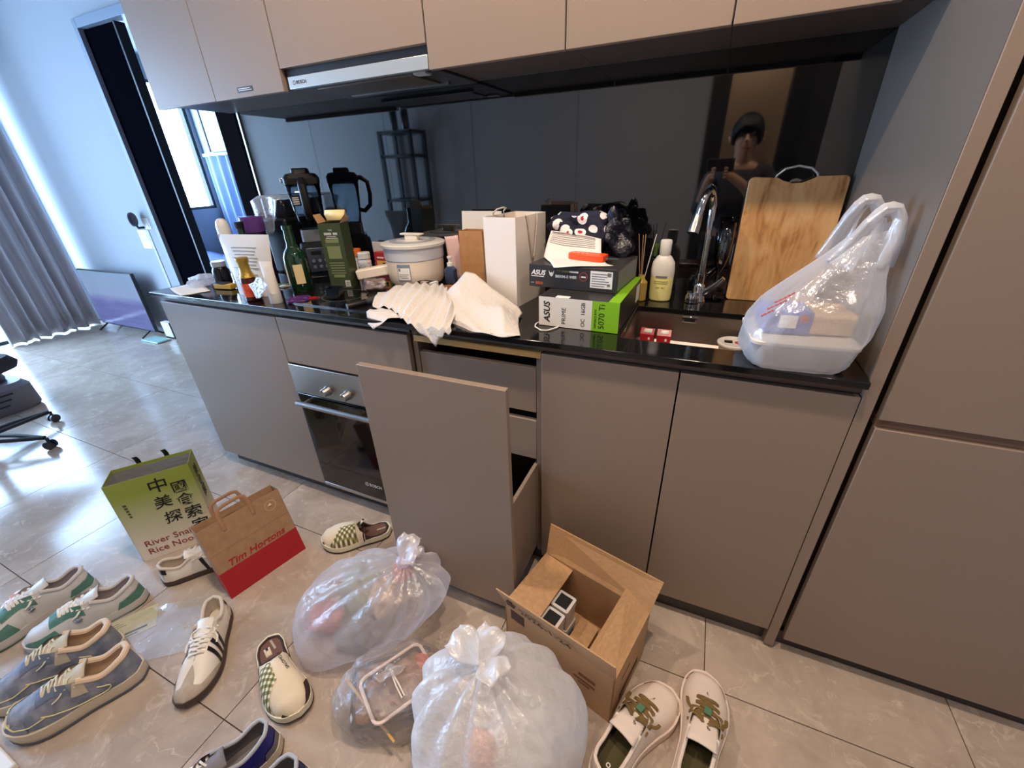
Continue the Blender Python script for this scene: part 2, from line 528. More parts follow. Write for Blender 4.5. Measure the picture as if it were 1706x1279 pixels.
o = thing('built_in_oven', 'black glass built-in oven with steel control panel and two knobs', 'oven', (0, 0, 0.08))
bx(0.02, 0.58, 0.02, 0.55, 0.008, 0.60).obj('housing', M_BLACK, o)
cp = bx(0.003, 0.597, -0.008, 0.02, 0.484, 0.608).obj('control_panel', M_STEEL, o, bevel=.002)
for x in (0.188, 0.288):
    k = B().lathe([(0.019, 0), (0.019, 0.006), (0.0165, 0.010), (0.0155, 0.028), (0.0135, 0.031), (0, 0.031)], 32).obj('knob', M_STEEL, o, loc=(x, -0.008, 0.523), rot=FRONT)
    bx(-.001, .001, 0.004, 0.015, .0305, .032).obj('pointer', M_BLACK, k)
bx(0.003, 0.597, -0.004, 0.02, 0.019, 0.478).obj('glass_door', mat('oven_black_glass', (0.006, 0.006, 0.007, 1), 0.06, ior=1.6), o, bevel=.002)
B().box(0.003, 0.597, -0.004, 0.02, 0.0, 0.017).obj('bottom_strip', M_STEEL, o, bevel=.001)
h = B().rod((0.03, -0.038, 0.452), (0.57, -0.038, 0.452), 0.011, 16).obj('door_handle', M_STEEL, o)
for x in (0.06, 0.54):
    B().rod((x, -0.036, 0.452), (x, -0.003, 0.452), 0.007, 10).obj('handle_post', M_STEEL, h)
M_LOGO = mat('pale_print', C3(205, 205, 205), 0.5)
text('oven_lettering', 'BOSCH', 0.020, M_LOGO, o, (0.280, -0.0045, 0.078), FRONT, bold=.0004)
rg = B().lathe([(0.0095, 0), (0.0095, 0.0006), (0.0078, 0.0006), (0.0078, 0)], 24, cap=False).obj('oven_emblem', M_LOGO, o, loc=(0.266, -0.0045, 0.085), rot=FRONT)
bx(-.0012, .0012, -.006, .006, 0, .0006).obj('emblem_bar', M_LOGO, rg)

# drawer cabinet with the pulled-out front
c = thing('drawer_cabinet', 'open drawer cabinet with its tall taupe front pulled far out', 'cabinet', (0.6, 0, 0.078), group='base cabinets under the worktop')
B().box(0.002, 0.020, 0.02, YW - .01, 0, 0.80).box(0.43, 0.448, 0.02, YW - .01, 0, 0.80).box(0.02, 0.43, YW - .025, YW - .01, 0, 0.80).box(.02, .43, .03, YW - .025, 0, .012).obj('body', M_LAM, c, smooth=False)
bx(0.02, 0.449, 0.004, 0.10, 0.778, 0.798).obj('oak_rail', M_GOLD, c, bevel=.001)
bx(0.002, 0.448, 0.02, 0.03, 0.80, 0.824).obj('grip_channel', MATS['grip_channel_grey'], c)
for z0, z1 in ((0.588, 0.738), (0.412, 0.558)):
    d = bx(0.024, 0.428, 0.02, 0.038, z0, z1).obj('inner_drawer', M_LAM, c, bevel=.0015)
    bx(0.03, 0.422, 0.038, 0.52, z0, z1 - .03).obj('drawer_box', M_CARC, d)
dr = bx(0.001, 0.449, -0.234, -0.215, -0.003, ZT - .078).obj('pull_out_front', M_LAM, c, bevel=.0015)
bx(0.418, 0.430, -0.215, 0.30, 0.03, 0.392).obj('drawer_side', M_LAM, dr, bevel=.001)
bx(0.020, 0.032, -0.215, 0.30, 0.03, 0.392).obj('drawer_side', M_LAM, dr, bevel=.001)
bx(0.032, 0.418, -0.215, 0.30, 0.03, 0.042).obj('drawer_bottom', M_CARC, dr)
bx(0.032, 0.418, 0.288, 0.30, 0.042, 0.38).obj('drawer_back', M_CARC, dr)

c = thing('sink_cabinet', 'taupe two door base cabinet under the sink', 'cabinet', (1.05, 0, 0.078), group='base cabinets under the worktop')
B().box(0, 0.018, 0.021, YW - .01, 0, 0.80).box(0.707, 0.725, 0.021, YW - .01, 0, 0.80).box(0.018, .707, YW - .03, YW - .01, 0, 0.80).box(.018, .707, .021, YW - .03, 0, .015).box(.018, .707, .021, .036, .74, .80).obj('body', M_CARC, c, smooth=False)
door(c, 0.002, 0.361, 0.0, ZT - .078)
door(c, 0.365, 0.724, 0.0, ZT - .078)
bx(0, 0.725, 0.015, 0.021, 0.80, 0.824).obj('grip_channel', mat('grip_channel_brown', C3(120, 92, 76), 0.4), c)

# tall cupboard
c = thing('tall_cupboard', 'tall taupe cupboard closing the worktop on the right', 'cupboard', (1.776, 0, 0))
bx(0.0, 0.0255, 0.0, YW + .005, 0.012, 2.55).obj('edge_panel', M_LAM, c, bevel=.001)
bx(-0.0015, 0.0, 0.002, YW - .002, 0.92, 2.55).obj('side_cladding', M_GREYLAM, c)
bx(0.028, 0.66, 0.045, YW + .005, 0.055, 2.55).obj('body', M_CARC, c)
bx(0.028, 0.66, 0.03, 0.05, 0.0, 0.055).obj('plinth', MATS['dark_plinth'], c)
door(c, 0.042, 0.65, 0.058, 0.806, 0.0, 0.022)
door(c, 0.042, 0.65, 0.829, 2.45, 0.0, 0.022)
bx(0.042, 0.65, 0.012, 0.044, 0.807, 0.828).obj('grip_channel', mat('brown_channel', C3(128, 100, 82), 0.4), c)

# worktop: one slab with the sink cut-out
SX0, SX1, SY0, SY1 = 1.25, 1.70, 0.078, 0.385
xs = [-0.725, SX0, SX1, 1.774]; ys = [-0.02, SY0, SY1, YW - .001]
w = B()
w.v = [(x, y, 0.902) for x in xs for y in ys] + [(x, y, 0.918) for x in xs for y in ys]
idx = lambda i, j, k: k * 16 + i * 4 + j
for i in range(3):
    for j in range(3):
        if (i, j) == (1, 1):
            continue
        w.f.append((idx(i, j, 0), idx(i, j + 1, 0), idx(i + 1, j + 1, 0), idx(i + 1, j, 0)))
        w.f.append((idx(i, j, 1), idx(i + 1, j, 1), idx(i + 1, j + 1, 1), idx(i, j + 1, 1)))
for i in range(3):
    for j in (0, 3):
        w.f.append((idx(i, j, 0), idx(i + 1, j, 0), idx(i + 1, j, 1), idx(i, j, 1)))
        w.f.append((idx(j, i, 0), idx(j, i + 1, 0), idx(j, i + 1, 1), idx(j, i, 1)))
for a, b in (((1, 1), (2, 1)), ((2, 1), (2, 2)), ((2, 2), (1, 2)), ((1, 2), (1, 1))):
    w.f.append((idx(*a, 0), idx(*b, 0), idx(*b, 1), idx(*a, 1)))
tag(w.obj('worktop', M_STONE, bevel=.0015), 'long polished black stone worktop with fine pale specks', 'worktop')

s = thing('sink', 'stainless steel undermount sink with two small red boxes in it', 'sink', (SX0, SY0, 0.80))
SW, SD = SX1 - SX0, SY1 - SY0
sk = B()
def ringz(x0, y0, x1, y1, z, r=.02, n=5):
    out = []
    for cx, cy, a0 in ((x1 - r, y0 + r, -90), (x1 - r, y1 - r, 0), (x0 + r, y1 - r, 90), (x0 + r, y0 + r, 180)):
        for k in range(n):
            a = R(a0 + 90 * k / (n - 1)); out.append((cx + r * math.cos(a), cy + r * math.sin(a), z))
    return out
rr = [ringz(-.012, -.012, SW + .012, SD + .012, .1005), ringz(0.003, 0.003, SW - .003, SD - .003, .1005), ringz(.004, .004, SW - .004, SD - .004, .012), ringz(.014, .014, SW - .014, SD - .014, .002)]
n = len(rr[0])
for q in rr:
    sk.v += q
for i in range(3):
    for k in range(n):
        sk.f.append((i * n + k, i * n + (k + 1) % n, (i + 1) * n + (k + 1) % n, (i + 1) * n + k))
sk.f.append(tuple(3 * n + k for k in range(n)))
sk.obj('basin', mat('satin_steel', C3(150, 138, 130), 0.42, 1.0), s, solid=.0012, off=1)
B().lathe([(0.0, .004), (.03, .004), (.036, .006), (.04, .004), (.04, .0025)], 28).obj('drain', M_CHROME, s, loc=(SW * .62, SD * .5, 0))
ov = bx(0.140, 0.186, SD - .0075, SD - .004, 0.078, 0.098).obj('overflow_plate', M_CHROME, s, bevel=.0015)
bx(0.147, 0.179, SD - .0085, SD - .0075, 0.083, 0.093).obj('overflow_slot', M_BLACK, ov)

hb = thing('ceramic_hob', 'flat black glass hob set into the worktop under the hood', 'hob', (0.03, 0.045, 0.9182))
bx(0, 0.55, 0, 0.50, 0, 0.004).obj('glass', mat('hob_glass', (0.005, 0.005, 0.006, 1), 0.05, ior=1.55), hb, bevel=.001)
bx(0, 0.55, -0.004, 0, 0, 0.0045).obj('front_trim', M_CHROME, hb)
for (x, y, r) in ((.15, .14, .085), (.41, .15, .07), (.15, .36, .07), (.41, .36, .09)):
    B().lathe([(r, 0), (r, .0002), (r - .002, .0002), (r - .002, 0)], 40, cap=False).obj('cooking_zone', mat('zone_print', C3(90, 90, 92), .3), hb, loc=(x, y, .0041))

# upper cabinets
YU, ZU, ZUT = 0.28, 1.597, 2.45
UPG = 'wall cabinets above the worktop'
def upper(name, label, x0, x1, doors, z0=ZU):
    c = thing(name, label, 'cabinet', (x0, YU, z0), group=UPG)
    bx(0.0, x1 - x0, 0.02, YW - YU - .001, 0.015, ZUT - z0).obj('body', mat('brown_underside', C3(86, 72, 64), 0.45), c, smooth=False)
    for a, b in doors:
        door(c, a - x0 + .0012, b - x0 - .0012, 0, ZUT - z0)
    return c
c = upper('wall_cabinet', 'two door taupe wall cabinet at the far left of the hood', -0.723, 0.008, [(-0.723, -0.356), (-0.356, 0.008)])
sg = bx(0.50, 0.58, -0.001, 0.0, 0.016, 0.031).obj('maker_plate', M_BLACK, c)
B().box(.505,.575,-.0013,-.001,.0195,.022).obj('plate_line', M_LOGO, sg)
B().box(.505,.568,-.0013,-.001,.0245,.0275).obj('plate_line', M_LOGO, sg)
c = upper('wall_cabinet', 'single taupe wall cabinet door just right of the hood', 0.602, 1.015, [(0.602, 1.015)])
c = upper('wall_cabinet', 'middle taupe wall cabinet door above the stacked boxes', 1.016, 1.398, [(1.016, 1.398)])
c = upper('wall_cabinet', 'rightmost taupe wall cabinet above the faucet and cutting board', 1.399, 1.772, [(1.399, 1.70)])
bx(.302, .373, .004, .02, 0, ZUT - ZU).obj('filler_strip', M_CARC, c)
c = thing('hood_cabinet', 'taupe lift-up cabinet door over the extractor hood', 'cabinet', (0.010, YU, 1.66), group=UPG)
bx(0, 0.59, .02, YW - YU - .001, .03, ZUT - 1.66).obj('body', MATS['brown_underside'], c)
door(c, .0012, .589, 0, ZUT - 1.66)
h = thing('extractor_hood', 'slim pull-out extractor hood with pale steel front strip', 'extractor hood', (0.010, YU, 1.60))
bx(0.026, 0.590, 0.0, 0.018, 0.0, 0.034).obj('front_strip', mat('pale_steel', C3(205, 208, 205), 0.3, .6), h, bevel=.001)
bx(0.004, 0.588, 0.018, YW - YU - .004, 0.006, 0.085).obj('body', mat('hood_dark', C3(52, 50, 52), 0.35), h, bevel=.002)
bx(0.090, 0.490, 0.06, 0.22, 0.001, 0.007).obj('grease_filter', mat('filter_mesh', C3(120, 105, 92), .4, .7), h, bevel=.001)
bx(0.50, 0.545, 0.05, 0.085, 0.001, 0.007).obj('lamp_lens', mat('frosted_lens', C3(190, 190, 186), .3), h)
bx(0.090, 0.52, 0.226, 0.240, -0.002, 0.007).obj('filter_rail', M_STEEL, h)
text('hood_lettering', 'BOSCH', 0.014, M_BLACK, h, (0.062, -0.0006, 0.012), FRONT)
B().lathe([(0.0062, 0), (0.0062, 0.0006), (0.005, 0.0006), (0.005, 0)], 20, cap=False).obj('hood_emblem', M_BLACK, h, loc=(0.052, -0.0002, 0.017), rot=FRONT)

# ================================================================== ON THE WORKTOP
ZC = 0.9182
ZH = 0.9224                                 # on the hob glass
M_PAPER = mat('white_paper', C3(238, 234, 228), 0.7, bump=0.03, bscale=150)
M_CREAM = mat('cream_plastic', C3(238, 226, 208), 0.35)
M_INK = mat('black_ink', C3(18, 18, 18), 0.6)
M_GREYINK = mat('grey_ink', C3(120, 118, 118), 0.6)
M_CARD = mat('brown_cardboard', C3(190, 150, 108), 0.75, col2=C3(178, 138, 98), nscale=60, stretch=(1, 1, 6), bump=0.05, bscale=200)
M_KRAFT = mat('kraft_paper', C3(170, 134, 100), 0.7, col2=C3(158, 122, 90), nscale=40, bump=0.08, bscale=60)
M_CLEAR = film('clear_film', (0.85, 0.88, 0.9, 1), 0.10, 0.12, 0.4, 0.22, 0.8, 40)

def interp_rows(rows, nu, nv, amp=0.0, seed=1, pleat=None):
    """rows: list of poly-lines (lists of points); smooth surface through them"""
    rr = np.random.default_rng(seed)
    def line(pts, n):
        p = np.array(pts, float); t = np.linspace(0, 1, len(p)); s = np.linspace(0, 1, n)
        return np.stack([np.interp(s, t, p[:, k]) for k in range(3)], 1)
    L = np.array([line(r, nu) for r in rows])
    t = np.linspace(0, 1, len(rows)); s = np.linspace(0, 1, nv)
    G = np.zeros((nu, nv, 3))
    for i in range(nu):
        for k in range(3):
            G[i, :, k] = np.interp(s, t, L[:, i, k])
    if amp:
        U, V = np.meshgrid(np.linspace(0, 1, nu), np.linspace(0, 1, nv), indexing='ij')
        for q in range(7):
            a, b, ph = rr.uniform(3, 13), rr.uniform(3, 13), rr.uniform(0, 6.3)
            G[:, :, 2] += amp / 3 * np.sin(a * U + b * V * (1 if q % 2 else -1) + ph)
    if pleat:
        U = np.linspace(0, 1, nu)[:, None]
        G[:, :, 2] += pleat[1] * (2 * np.abs((U * pleat[0]) % 1 - .5)) * np.ones((1, nv))
    return lambda u, v: tuple(G[int(round(u * (nu - 1))), int(round(v * (nv - 1)))])

# --- far left: sheet, crumpled film, yellow carton, dark jar
tag(B().grid(interp_rows([[(-.69, .045, .921), (-.60, .01, .920), (-.5, -.022, .9195)], [(-.69, .10, .9205), (-.48, .03, .9195)], [(-.687, .166, .922), (-.57, .12, .920), (-.452, .071, .921)]], 9, 9, .0006), 9, 9).obj('paper_sheet', M_PAPER, solid=.0004),
    'white sheet of paper at the far left end of the worktop', 'paper')
def crumple(name, label, cat, c, r, m, seed, squash=0.5, group=None, amp=.35):
    rr = np.random.default_rng(seed)
    ks = [(rr.normal(size=3) * 3.2, rr.uniform(0, 6.3)) for _ in range(9)]
    def fn(u, v):
        a = 2 * math.pi * u; b = math.pi * (v * .998 + .001) - math.pi / 2
        d = np.array([math.cos(a) * math.cos(b), math.sin(a) * math.cos(b), math.sin(b)])
        k = 1 + amp / 3 * sum(math.sin(float(q @ d) + p) for q, p in ks)
        p = d * r * k
        return (p[0], p[1], max(p[2] * squash + r * squash * .8, 0.0))
    o = B().grid(fn, 26, 14, cu=True).obj(name, m, loc=c, weld=.0004, sharp=28)
    return tag(o, label, cat, group)
crumple('crumpled_film', 'small crumpled clear wrapper near the left worktop end', 'wrapper', (-.60, .15, ZC), .055, film('milky_wrap', (0.9, 0.92, 0.95, 1), .35, .15, .5, .2, .8, 60), 3, .45)
t = thing('small_carton', 'little yellow carton in a dark sleeve beside the white pouch', 'box', (-.43, .13, ZC), R(8))
bx(-.06, .01, -.02, .02, 0, .024).obj('sleeve', mat('dark_sleeve', C3(46, 44, 46), .4), t, bevel=.002)
bx(-.045, .045, -.023, .017, .003, .021).obj('carton', mat('yellow_card', C3(206, 168, 60), .5), t, bevel=.001)
t = thing('dark_jar', 'short black jar standing behind the small yellow carton', 'jar', (-.535, .19, ZC))
B().lathe([(.03, 0), (.034, .004), (.034, .06), (.028, .072), (.026, .078)], 28).obj('body', mat('smoked_black', C3(20, 22, 30), .12), t)
B().lathe([(.0275, .076), (.029, .078), (.029, .096), (.026, .099), (0, .099)], 28).obj('lid', mat('frosted_lid', C3(150, 165, 180), .25), t)

t = thing('white_bottle', 'white round-topped bottle behind the pouch against the doorway', 'bottle', (-.53, .26, ZC))
B().lathe([(.022, 0), (.026, .003), (.027, .15), (.024, .185)], 24).obj('body', mat('off_white', C3(214, 208, 196), .4), t)
B().lathe([(.0265, .183), (.0265, .235), (.022, .256), (.012, .266), (0, .268)], 24).obj('cap', M_WHITE, t)

def bottle(name, label, loc, prof, m, cap=None, capm=None, cat='bottle', liquid=None, liqm=None):
    t = thing(name, label, cat, loc)
    B().lathe(prof, 32).obj('glass', m, t)
    if cap:
        B().lathe(cap, 24).obj('cap', capm, t)
    if liquid:
        B().lathe(liquid, 28).obj('liquid', liqm, t)
    return t
M_GREENGLASS = mat('green_bottle_glass', C3(14, 46, 22), 0.06, spec=.8, coat=.4)
bottle('green_bottle', 'dark green bottle with black cap half hidden behind the pouch', (-.46, .29, ZC), [(.03, 0), (.032, .004), (.032, .13), (.027, .16), (.015, .19), (.0145, .235)], M_GREENGLASS, [(.017, .225), (.018, .25), (.016, .252), (0, .252)], M_BLACK)
t = thing('purple_canister', 'purple translucent canister standing behind the white pouch', 'canister', (-.49, .372, ZC))
B().lathe([(.042, 0), (.046, .005), (.048, .20)], 32).obj('body', mat('dark_purple', C3(40, 24, 58), .2), t)
B().lathe([(.0485, .20), (.050, .205), (.050, .262), (.045, .266), (0, .266)], 32).obj('lid', mat('purple_plastic', C3(98, 62, 130), .18), t)

t = thing('stand_up_pouch', 'white stand-up food pouch printed with fine text', 'pouch', (-.20, .10, ZC), R(6))
def pouch(u, v):
    w = .095 + .034 * v
    x = (u - .5) * 2
    z = v * .228
    th = .030 * (1 - v) ** .8 * math.cos(x * math.pi / 2) ** .6 if v < 1 else 0
    return x, w, z, th
def pf(sgn):
    return lambda u, v: ((u - .5) * 2 * (.094 + .034 * v) + .014 * v * 0, sgn * .030 * (1 - v) ** .7 * max(0, math.cos((u - .5) * math.pi)) ** .5 + .012 * v, v * .228)
M_POUCH = mat('white_pouch_film', C3(222, 220, 216), .35, bump=.05, bscale=40)
B().grid(pf(-1), 17, 13).grid(pf(1), 17, 13).obj('pouch_body', M_POUCH, t, weld=.0006)
for k in range(11):
    zz = .182 - k * .0125
    if k == 7:
        continue
    w = .062 - .003 * (k % 3) * 2
    yy = -.030 * (1 - zz / .228) ** .7 * .93 + .012 * zz / .228 - .0026
    bx(-w, w, yy - .0006, yy + .0025, zz, zz + .0016).obj('print_line', mat('faint_print', C3(168, 164, 160), .6), t)
t = thing('sauce_bottle', 'small sauce bottle with gold foil neck and red label', 'bottle', (-.135, .035, ZC))
B().lathe([(.026, 0), (.029, .004), (.029, .07), (.026, .088), (.016, .105), (.014, .115)], 28).obj('glass', mat('brown_sauce', C3(66, 26, 18), .08), t)
B().lathe([(.0296, .018), (.0296, .068)], 28, cap=False).obj('label_band', mat('red_label', C3(196, 52, 34), .45, col2=C3(214, 96, 48), nscale=40), t)
B().lathe([(.0275, .088), (.022, .10), (.0185, .112), (.0185, .14), (.022, .146), (.022, .158), (.018, .160), (0, .160)], 28).obj('gold_foil', mat('gold_foil', C3(178, 146, 66), .35, .6, bump=.2, bscale=200), t)
t = thing('squeeze_tube', 'white squeeze tube standing on its cap at the worktop edge', 'tube', (-.012, .035, ZC), R(12))
B().lathe([(.021, 0), (.022, .002), (.022, .040), (.0205, .042)], 24).obj('cap', mat('pearl_cap', C3(214, 212, 206), .35), t)
B().grid(lambda u, v: (.0215 * math.cos(2 * math.pi * u) * (1 + .25 * v), .0215 * math.sin(2 * math.pi * u) * (1 - v) ** .7, .042 + v * .108), 24, 10, cu=True).obj('body', mat('tube_white', C3(228, 222, 212), .4), t)
tag(B().grid(interp_rows([[(-.10, .008, .985), (-.066, .002, .930)], [(-.032, .012, 1.02), (.012, .004, .995)]], 11, 11, .004, 5), 11, 11).obj('clear_sachet', film('sachet_film', (.85, .9, .97, 1), .30, .12, .4, .3, 1.0, 60), solid=.0006), 'crinkled clear sachet leaning against the white squeeze tube', 'sachet')
# the sachet's lower corner rests on the worktop
t = thing('charging_cable', 'white cable lying behind the green whisky bottle', 'cable', (0, 0, 0))
B().tube([(-.30, .38, ZC + .02), (-.25, .35, ZC + .008), (-.20, .34, ZC + .004), (-.16, .30, ZC + .004), (-.15, .26, ZC + .004), (-.19, .22, ZC + .004)], .0035, 8).obj('wire', M_WHITE, t)
bx(-.205, -.18, .205, .225, ZC + .0005, ZC + .010).obj('plug', M_WHITE, t, bevel=.002)
tag(B().tube([(-.30, .22, ZC + .003), (-.24, .25, ZC + .003), (-.17, .27, ZC + .003)], .006, 8, flat=.4).obj('green_strap', mat('green_ribbon', C3(92, 120, 60), .6)), 'short green strap lying beside the green whisky bottle', 'strap')

# --- black coffee grinder under clear film
t = thing('coffee_grinder', 'black boxy appliance with clear film hanging over its top', 'appliance', (-.435, .515, ZC))
bx(-.075, .075, -.075, .075, 0, .25).obj('body', mat('satin_black', C3(16, 16, 19), .3), t, bevel=.012, seg=3)
B().lathe([(.045, .25), (.05, .26), (.05, .31), (.04, .325), (0, .325)], 24).obj('hopper', mat('smoked_hopper', C3(40, 42, 48), .15), t)
def drape(u, v):
    a = (u - .5) * 2
    x = a * .095
    if v < .4:
        return (x, -.075 + .15 * (1 - v / .4) - .012, .352 - .02 * abs(a) + .006 * math.sin(9 * u))
    w = (v - .4) / .6
    return (x * (1 - .25 * w) - .02 * w, -.089 - .012 * math.sin(8 * u), .352 - .02 * abs(a) - .17 * w * (1 - .5 * max(a, 0)))
B().grid(drape, 17, 15).obj('clear_film_cover', film('cover_film', (.8, .86, .92, 1), .22, .1, .4, .3, .8, 25), t, solid=.0006)

# --- blender
t = thing('blender', 'tall blender with clear jug, black lid and grey collar', 'blender', (-.235, .480, ZC), R(46))
bm_ = B()
def rrect(wx, wy, r, z, n=6):
    out = []
    for cx, cy, a0 in ((wx - r, -wy + r, -90), (wx - r, wy - r, 0), (-wx + r, wy - r, 90), (-wx + r, -wy + r, 180)):
        for k in range(n):
            a = R(a0 + 90 * k / (n - 1)); out.append((cx + r * math.cos(a), cy + r * math.sin(a), z))
    return out
def loft(rings, cap0=True, cap1=True):
    b = B(); n = len(rings[0])
    for q in rings:
        b.v += [tuple(p) for p in q]
    for i in range(len(rings) - 1):
        for k in range(n):
            b.f.append((i * n + k, i * n + (k + 1) % n, (i + 1) * n + (k + 1) % n, (i + 1) * n + k))
    if cap0:
        b.f.append(tuple(range(n - 1, -1, -1)))
    if cap1:
        b.f.append(tuple((len(rings) - 1) * n + k for k in range(n)))
    return b
loft([rrect(.078, .075, .025, 0), rrect(.082, .080, .025, .01), rrect(.078, .075, .025, .11), rrect(.068, .066, .025, .15)]).obj('motor_base', mat('blender_black', C3(26, 28, 34), .25), t)
pn = bx(-.048, .048, -.084, -.077, .022, .128).obj('control_panel', mat('panel_grey', C3(58, 66, 78), .25), t, bevel=.006, seg=3, rot=(R(-2), 0, 0))
bx(-.030, .012, -.0855, -.084, .098, .114).obj('display', M_BLACK, pn)
for i in range(3):
    for j in range(2):
        B().cyl((0, 0, 0), .0075, 0, .002, 16).obj('button', mat('button_grey', C3(120, 130, 140), .4), pn, loc=(-.026 + .026 * i, -.0842, .046 + .026 * j), rot=FRONT)
loft([rrect(.052, .052, .02, .15), rrect(.056, .056, .02, .155), rrect(.054, .054, .02, .205)]).obj('collar', mat('grey_metal_collar', C3(150, 156, 162), .3, .7), t)
loft([rrect(.050, .050, .018, .206), rrect(.056, .056, .018, .26), rrect(.068, .068, .020, .395)], False, False).obj('jug', glassy('jug_clear', (.80, .86, .90, 1), .25), t, solid=.003)
lid = loft([rrect(.070, .070, .022, .388), rrect(.072, .072, .022, .395), rrect(.072, .072, .022, .412), rrect(.060, .060, .022, .428), rrect(.038, .038, .02, .432), rrect(.036, .036, .02, .445), rrect(.030, .030, .015, .450)]).obj('lid', M_BLACK, t)
bx(-.085, -.066, -.018, .018, .395, .415).obj('lid_spout', mat('bright_clip', C3(170, 180, 190), .2, .6), lid, bevel=.003)
B().tube([(0, -.055, .405), (0, -.085, .405), (0, -.112, .385), (0, -.116, .33), (0, -.108, .28), (0, -.078, .255), (0, -.055, .262)], .011, 12, flat=1.5, up=(1, 0, 0)).obj('handle', M_BLACK, t)
st = bx(-.056, -.020, -.0655, -.0635, .305, .345).obj('sticker', M_BLACK, t, rot=(R(0), 0, 0))
for k in range(4):
    bx(-.052, -.026, -.0662, -.0655, .311 + k * .008, .315 + k * .008).obj('print_line', M_LOGO, st)

# --- whisky bottle and its open box
t = thing('whisky_bottle', 'empty green whisky bottle with cream labels beside its open box', 'bottle', (-.066, .205, ZC))
B().lathe([(.036, .002), (.040, 0), (.043, .006), (.044, .115), (.042, .138), (.033, .158), (.021, .172), (.0175, .185), (.0185, .205), (.0165, .225), (.0165, .236), (.0195, .237), (.0195, .250), (.017, .2515), (.013, .2515), (.013, .20)], 36, cap=False).obj('glass', M_GREENGLASS, t)
for a0, a1 in ((195, 262), (300, 345)):
    lb = B().grid(lambda u, v, a0=a0, a1=a1: (.0446 * math.cos(R(a0 + (a1 - a0) * u)), .0446 * math.sin(R(a0 + (a1 - a0) * u)), .035 + .075 * v), 12, 2).obj('label_patch', mat('cream_label', C3(222, 200, 150), .6), t)
for k, zz in enumerate((.052, .068, .085)):
    B().grid(lambda u, v, zz=zz, k=k: (.0450 * math.cos(R(212 + 32 * u)), .0450 * math.sin(R(212 + 32 * u)), zz + .010 * v - .004 * math.sin(6 * u + k)), 10, 2).obj('label_print', M_INK, t)
t = thing('whisky_box', 'dark green whisky carton standing with its cream top flap open', 'box', (.048, .25, ZH), R(19))
M_DKGREEN = mat('olive_green_card', C3(62, 74, 44), .42, col2=C3(54, 66, 38), nscale=120)
W_, D_, H_ = .089, .075, .25
M_CARDIN = mat('card_inside', C3(214, 196, 140), .7)
th = .0015
for (a, b, cc, d) in ((0, W_, 0, th), (0, W_, D_ - th, D_), (0, th, th, D_ - th), (W_ - th, W_, th, D_ - th)):
    bx(a, b, cc, d, 0, H_).obj('side_panel', M_DKGREEN, t)
bx(0, W_, 0, D_, 0, .0012).obj('bottom_panel', M_DKGREEN, t)
bx(.002, W_ - .002, D_ - .0015, D_, H_, H_ + .042).obj('lid_panel', M_CARD, t, rot=(0, 0, 0))
B().add([(.004, D_ - .002, H_ + .042), (W_ - .004, D_ - .002, H_ + .042), (W_ - .003, D_ - .012, H_ + .026), (W_ - .018, D_ - .024, H_ + .006), (.018, D_ - .024, H_ + .006), (.003, D_ - .012, H_ + .026)], [(0, 1, 2, 3, 4, 5)]).obj('top_flap', mat('cream_flap', C3(240, 222, 160), .6), t, solid=.0012)
B().slab([(0, .004, H_), (0, D_ - .004, H_), (-.016, D_ - .01, H_ + .03), (-.016, .012, H_ + .03)], (1, 0, 0), .001).obj('dust_flap', M_CARD, t)
B().slab([(W_, .004, H_), (W_, D_ - .004, H_), (W_ + .012, D_ - .01, H_ + .018), (W_ + .012, .012, H_ + .018)], (1, 0, 0), .001).obj('dust_flap', M_CARD, t)
M_PALEGREEN = mat('pale_olive_print', C3(122, 132, 88), .5)
text('box_lettering', 'THE', .009, M_LOGO, t, (W_ / 2, -.0004, H_ - .028), FRONT, 'CENTER')
for k in range(9):
    if k != 5:
        bx(W_ / 2 - .026 + k * .006, W_ / 2 - .0215 + k * .006, -.0005, 0, H_ - .043, H_ - .034).obj('print_letter', M_LOGO, t)
bx(W_ / 2 - .018, W_ / 2 + .02, -.0005, 0, H_ - .050, H_ - .0475).obj('print_line', M_LOGO, t)
bx(W_ / 2 - .022, W_ / 2 + .026, -.0005, 0, H_ - .056, H_ - .0535).obj('print_line', M_LOGO, t)
for z0, z1, x0 in ((.178, .192, .018), (.118, .165, .018), (.100, .104, .014), (.090, .094, .014), (.080, .084, .016), (.070, .074, .016), (.06, .064, .014), (.166, .1675, .014), (.045, .056, .022), (.172, .173, .014)):
    bx(x0, W_ - x0, -.0005, 0, z0, z1).obj('print_block', M_PALEGREEN, t)
bx(W_ - .026, W_ - .006, -.0006, 0, .008, .032).obj('barcode_patch', M_PAPER, t)
for k in range(5):
    bx(W_ - .024, W_ - .008, -.0009, -.0006, .0105 + k * .004, .0125 + k * .004).obj('barcode_bar', M_INK, t)

# --- purple scissors, glass tumbler on the hob front
M_PURPLE = mat('purple_grip', C3(74, 30, 92), .3)
t = thing('scissors', 'closed scissors with purple handles at the front of the hob', 'scissors', (.03, .06, ZC + .006), R(38))
for sg in (-1, 1):
    B().tube([(.03 + .028 * math.cos(a) * 1.25, sg * .021 + .015 * math.sin(a), 0) for a in np.linspace(0, 2 * math.pi, 20, endpoint=False)], .0052, 8, closed=True).obj('grip', M_PURPLE, t)
    B().slab([(.064, sg * .011 - .004, -.003), (.10, sg * .002 - .004, -.003), (.10, sg * .002 + .004, -.003), (.064, sg * .011 + .004, -.003)], (0, 0, 1), .006).obj('shank', mat('red_grip', C3(150, 30, 34), .35), t)
    B().slab([(.098, -.004 + sg * .002, -.001 + sg * .001), (.175, -.001, -.001 + sg * .001), (.175, .001, -.001 + sg * .001), (.098, .004 + sg * .002, -.001 + sg * .001)], (0, 0, 1), .0014).obj('blade', M_CHROME, t)
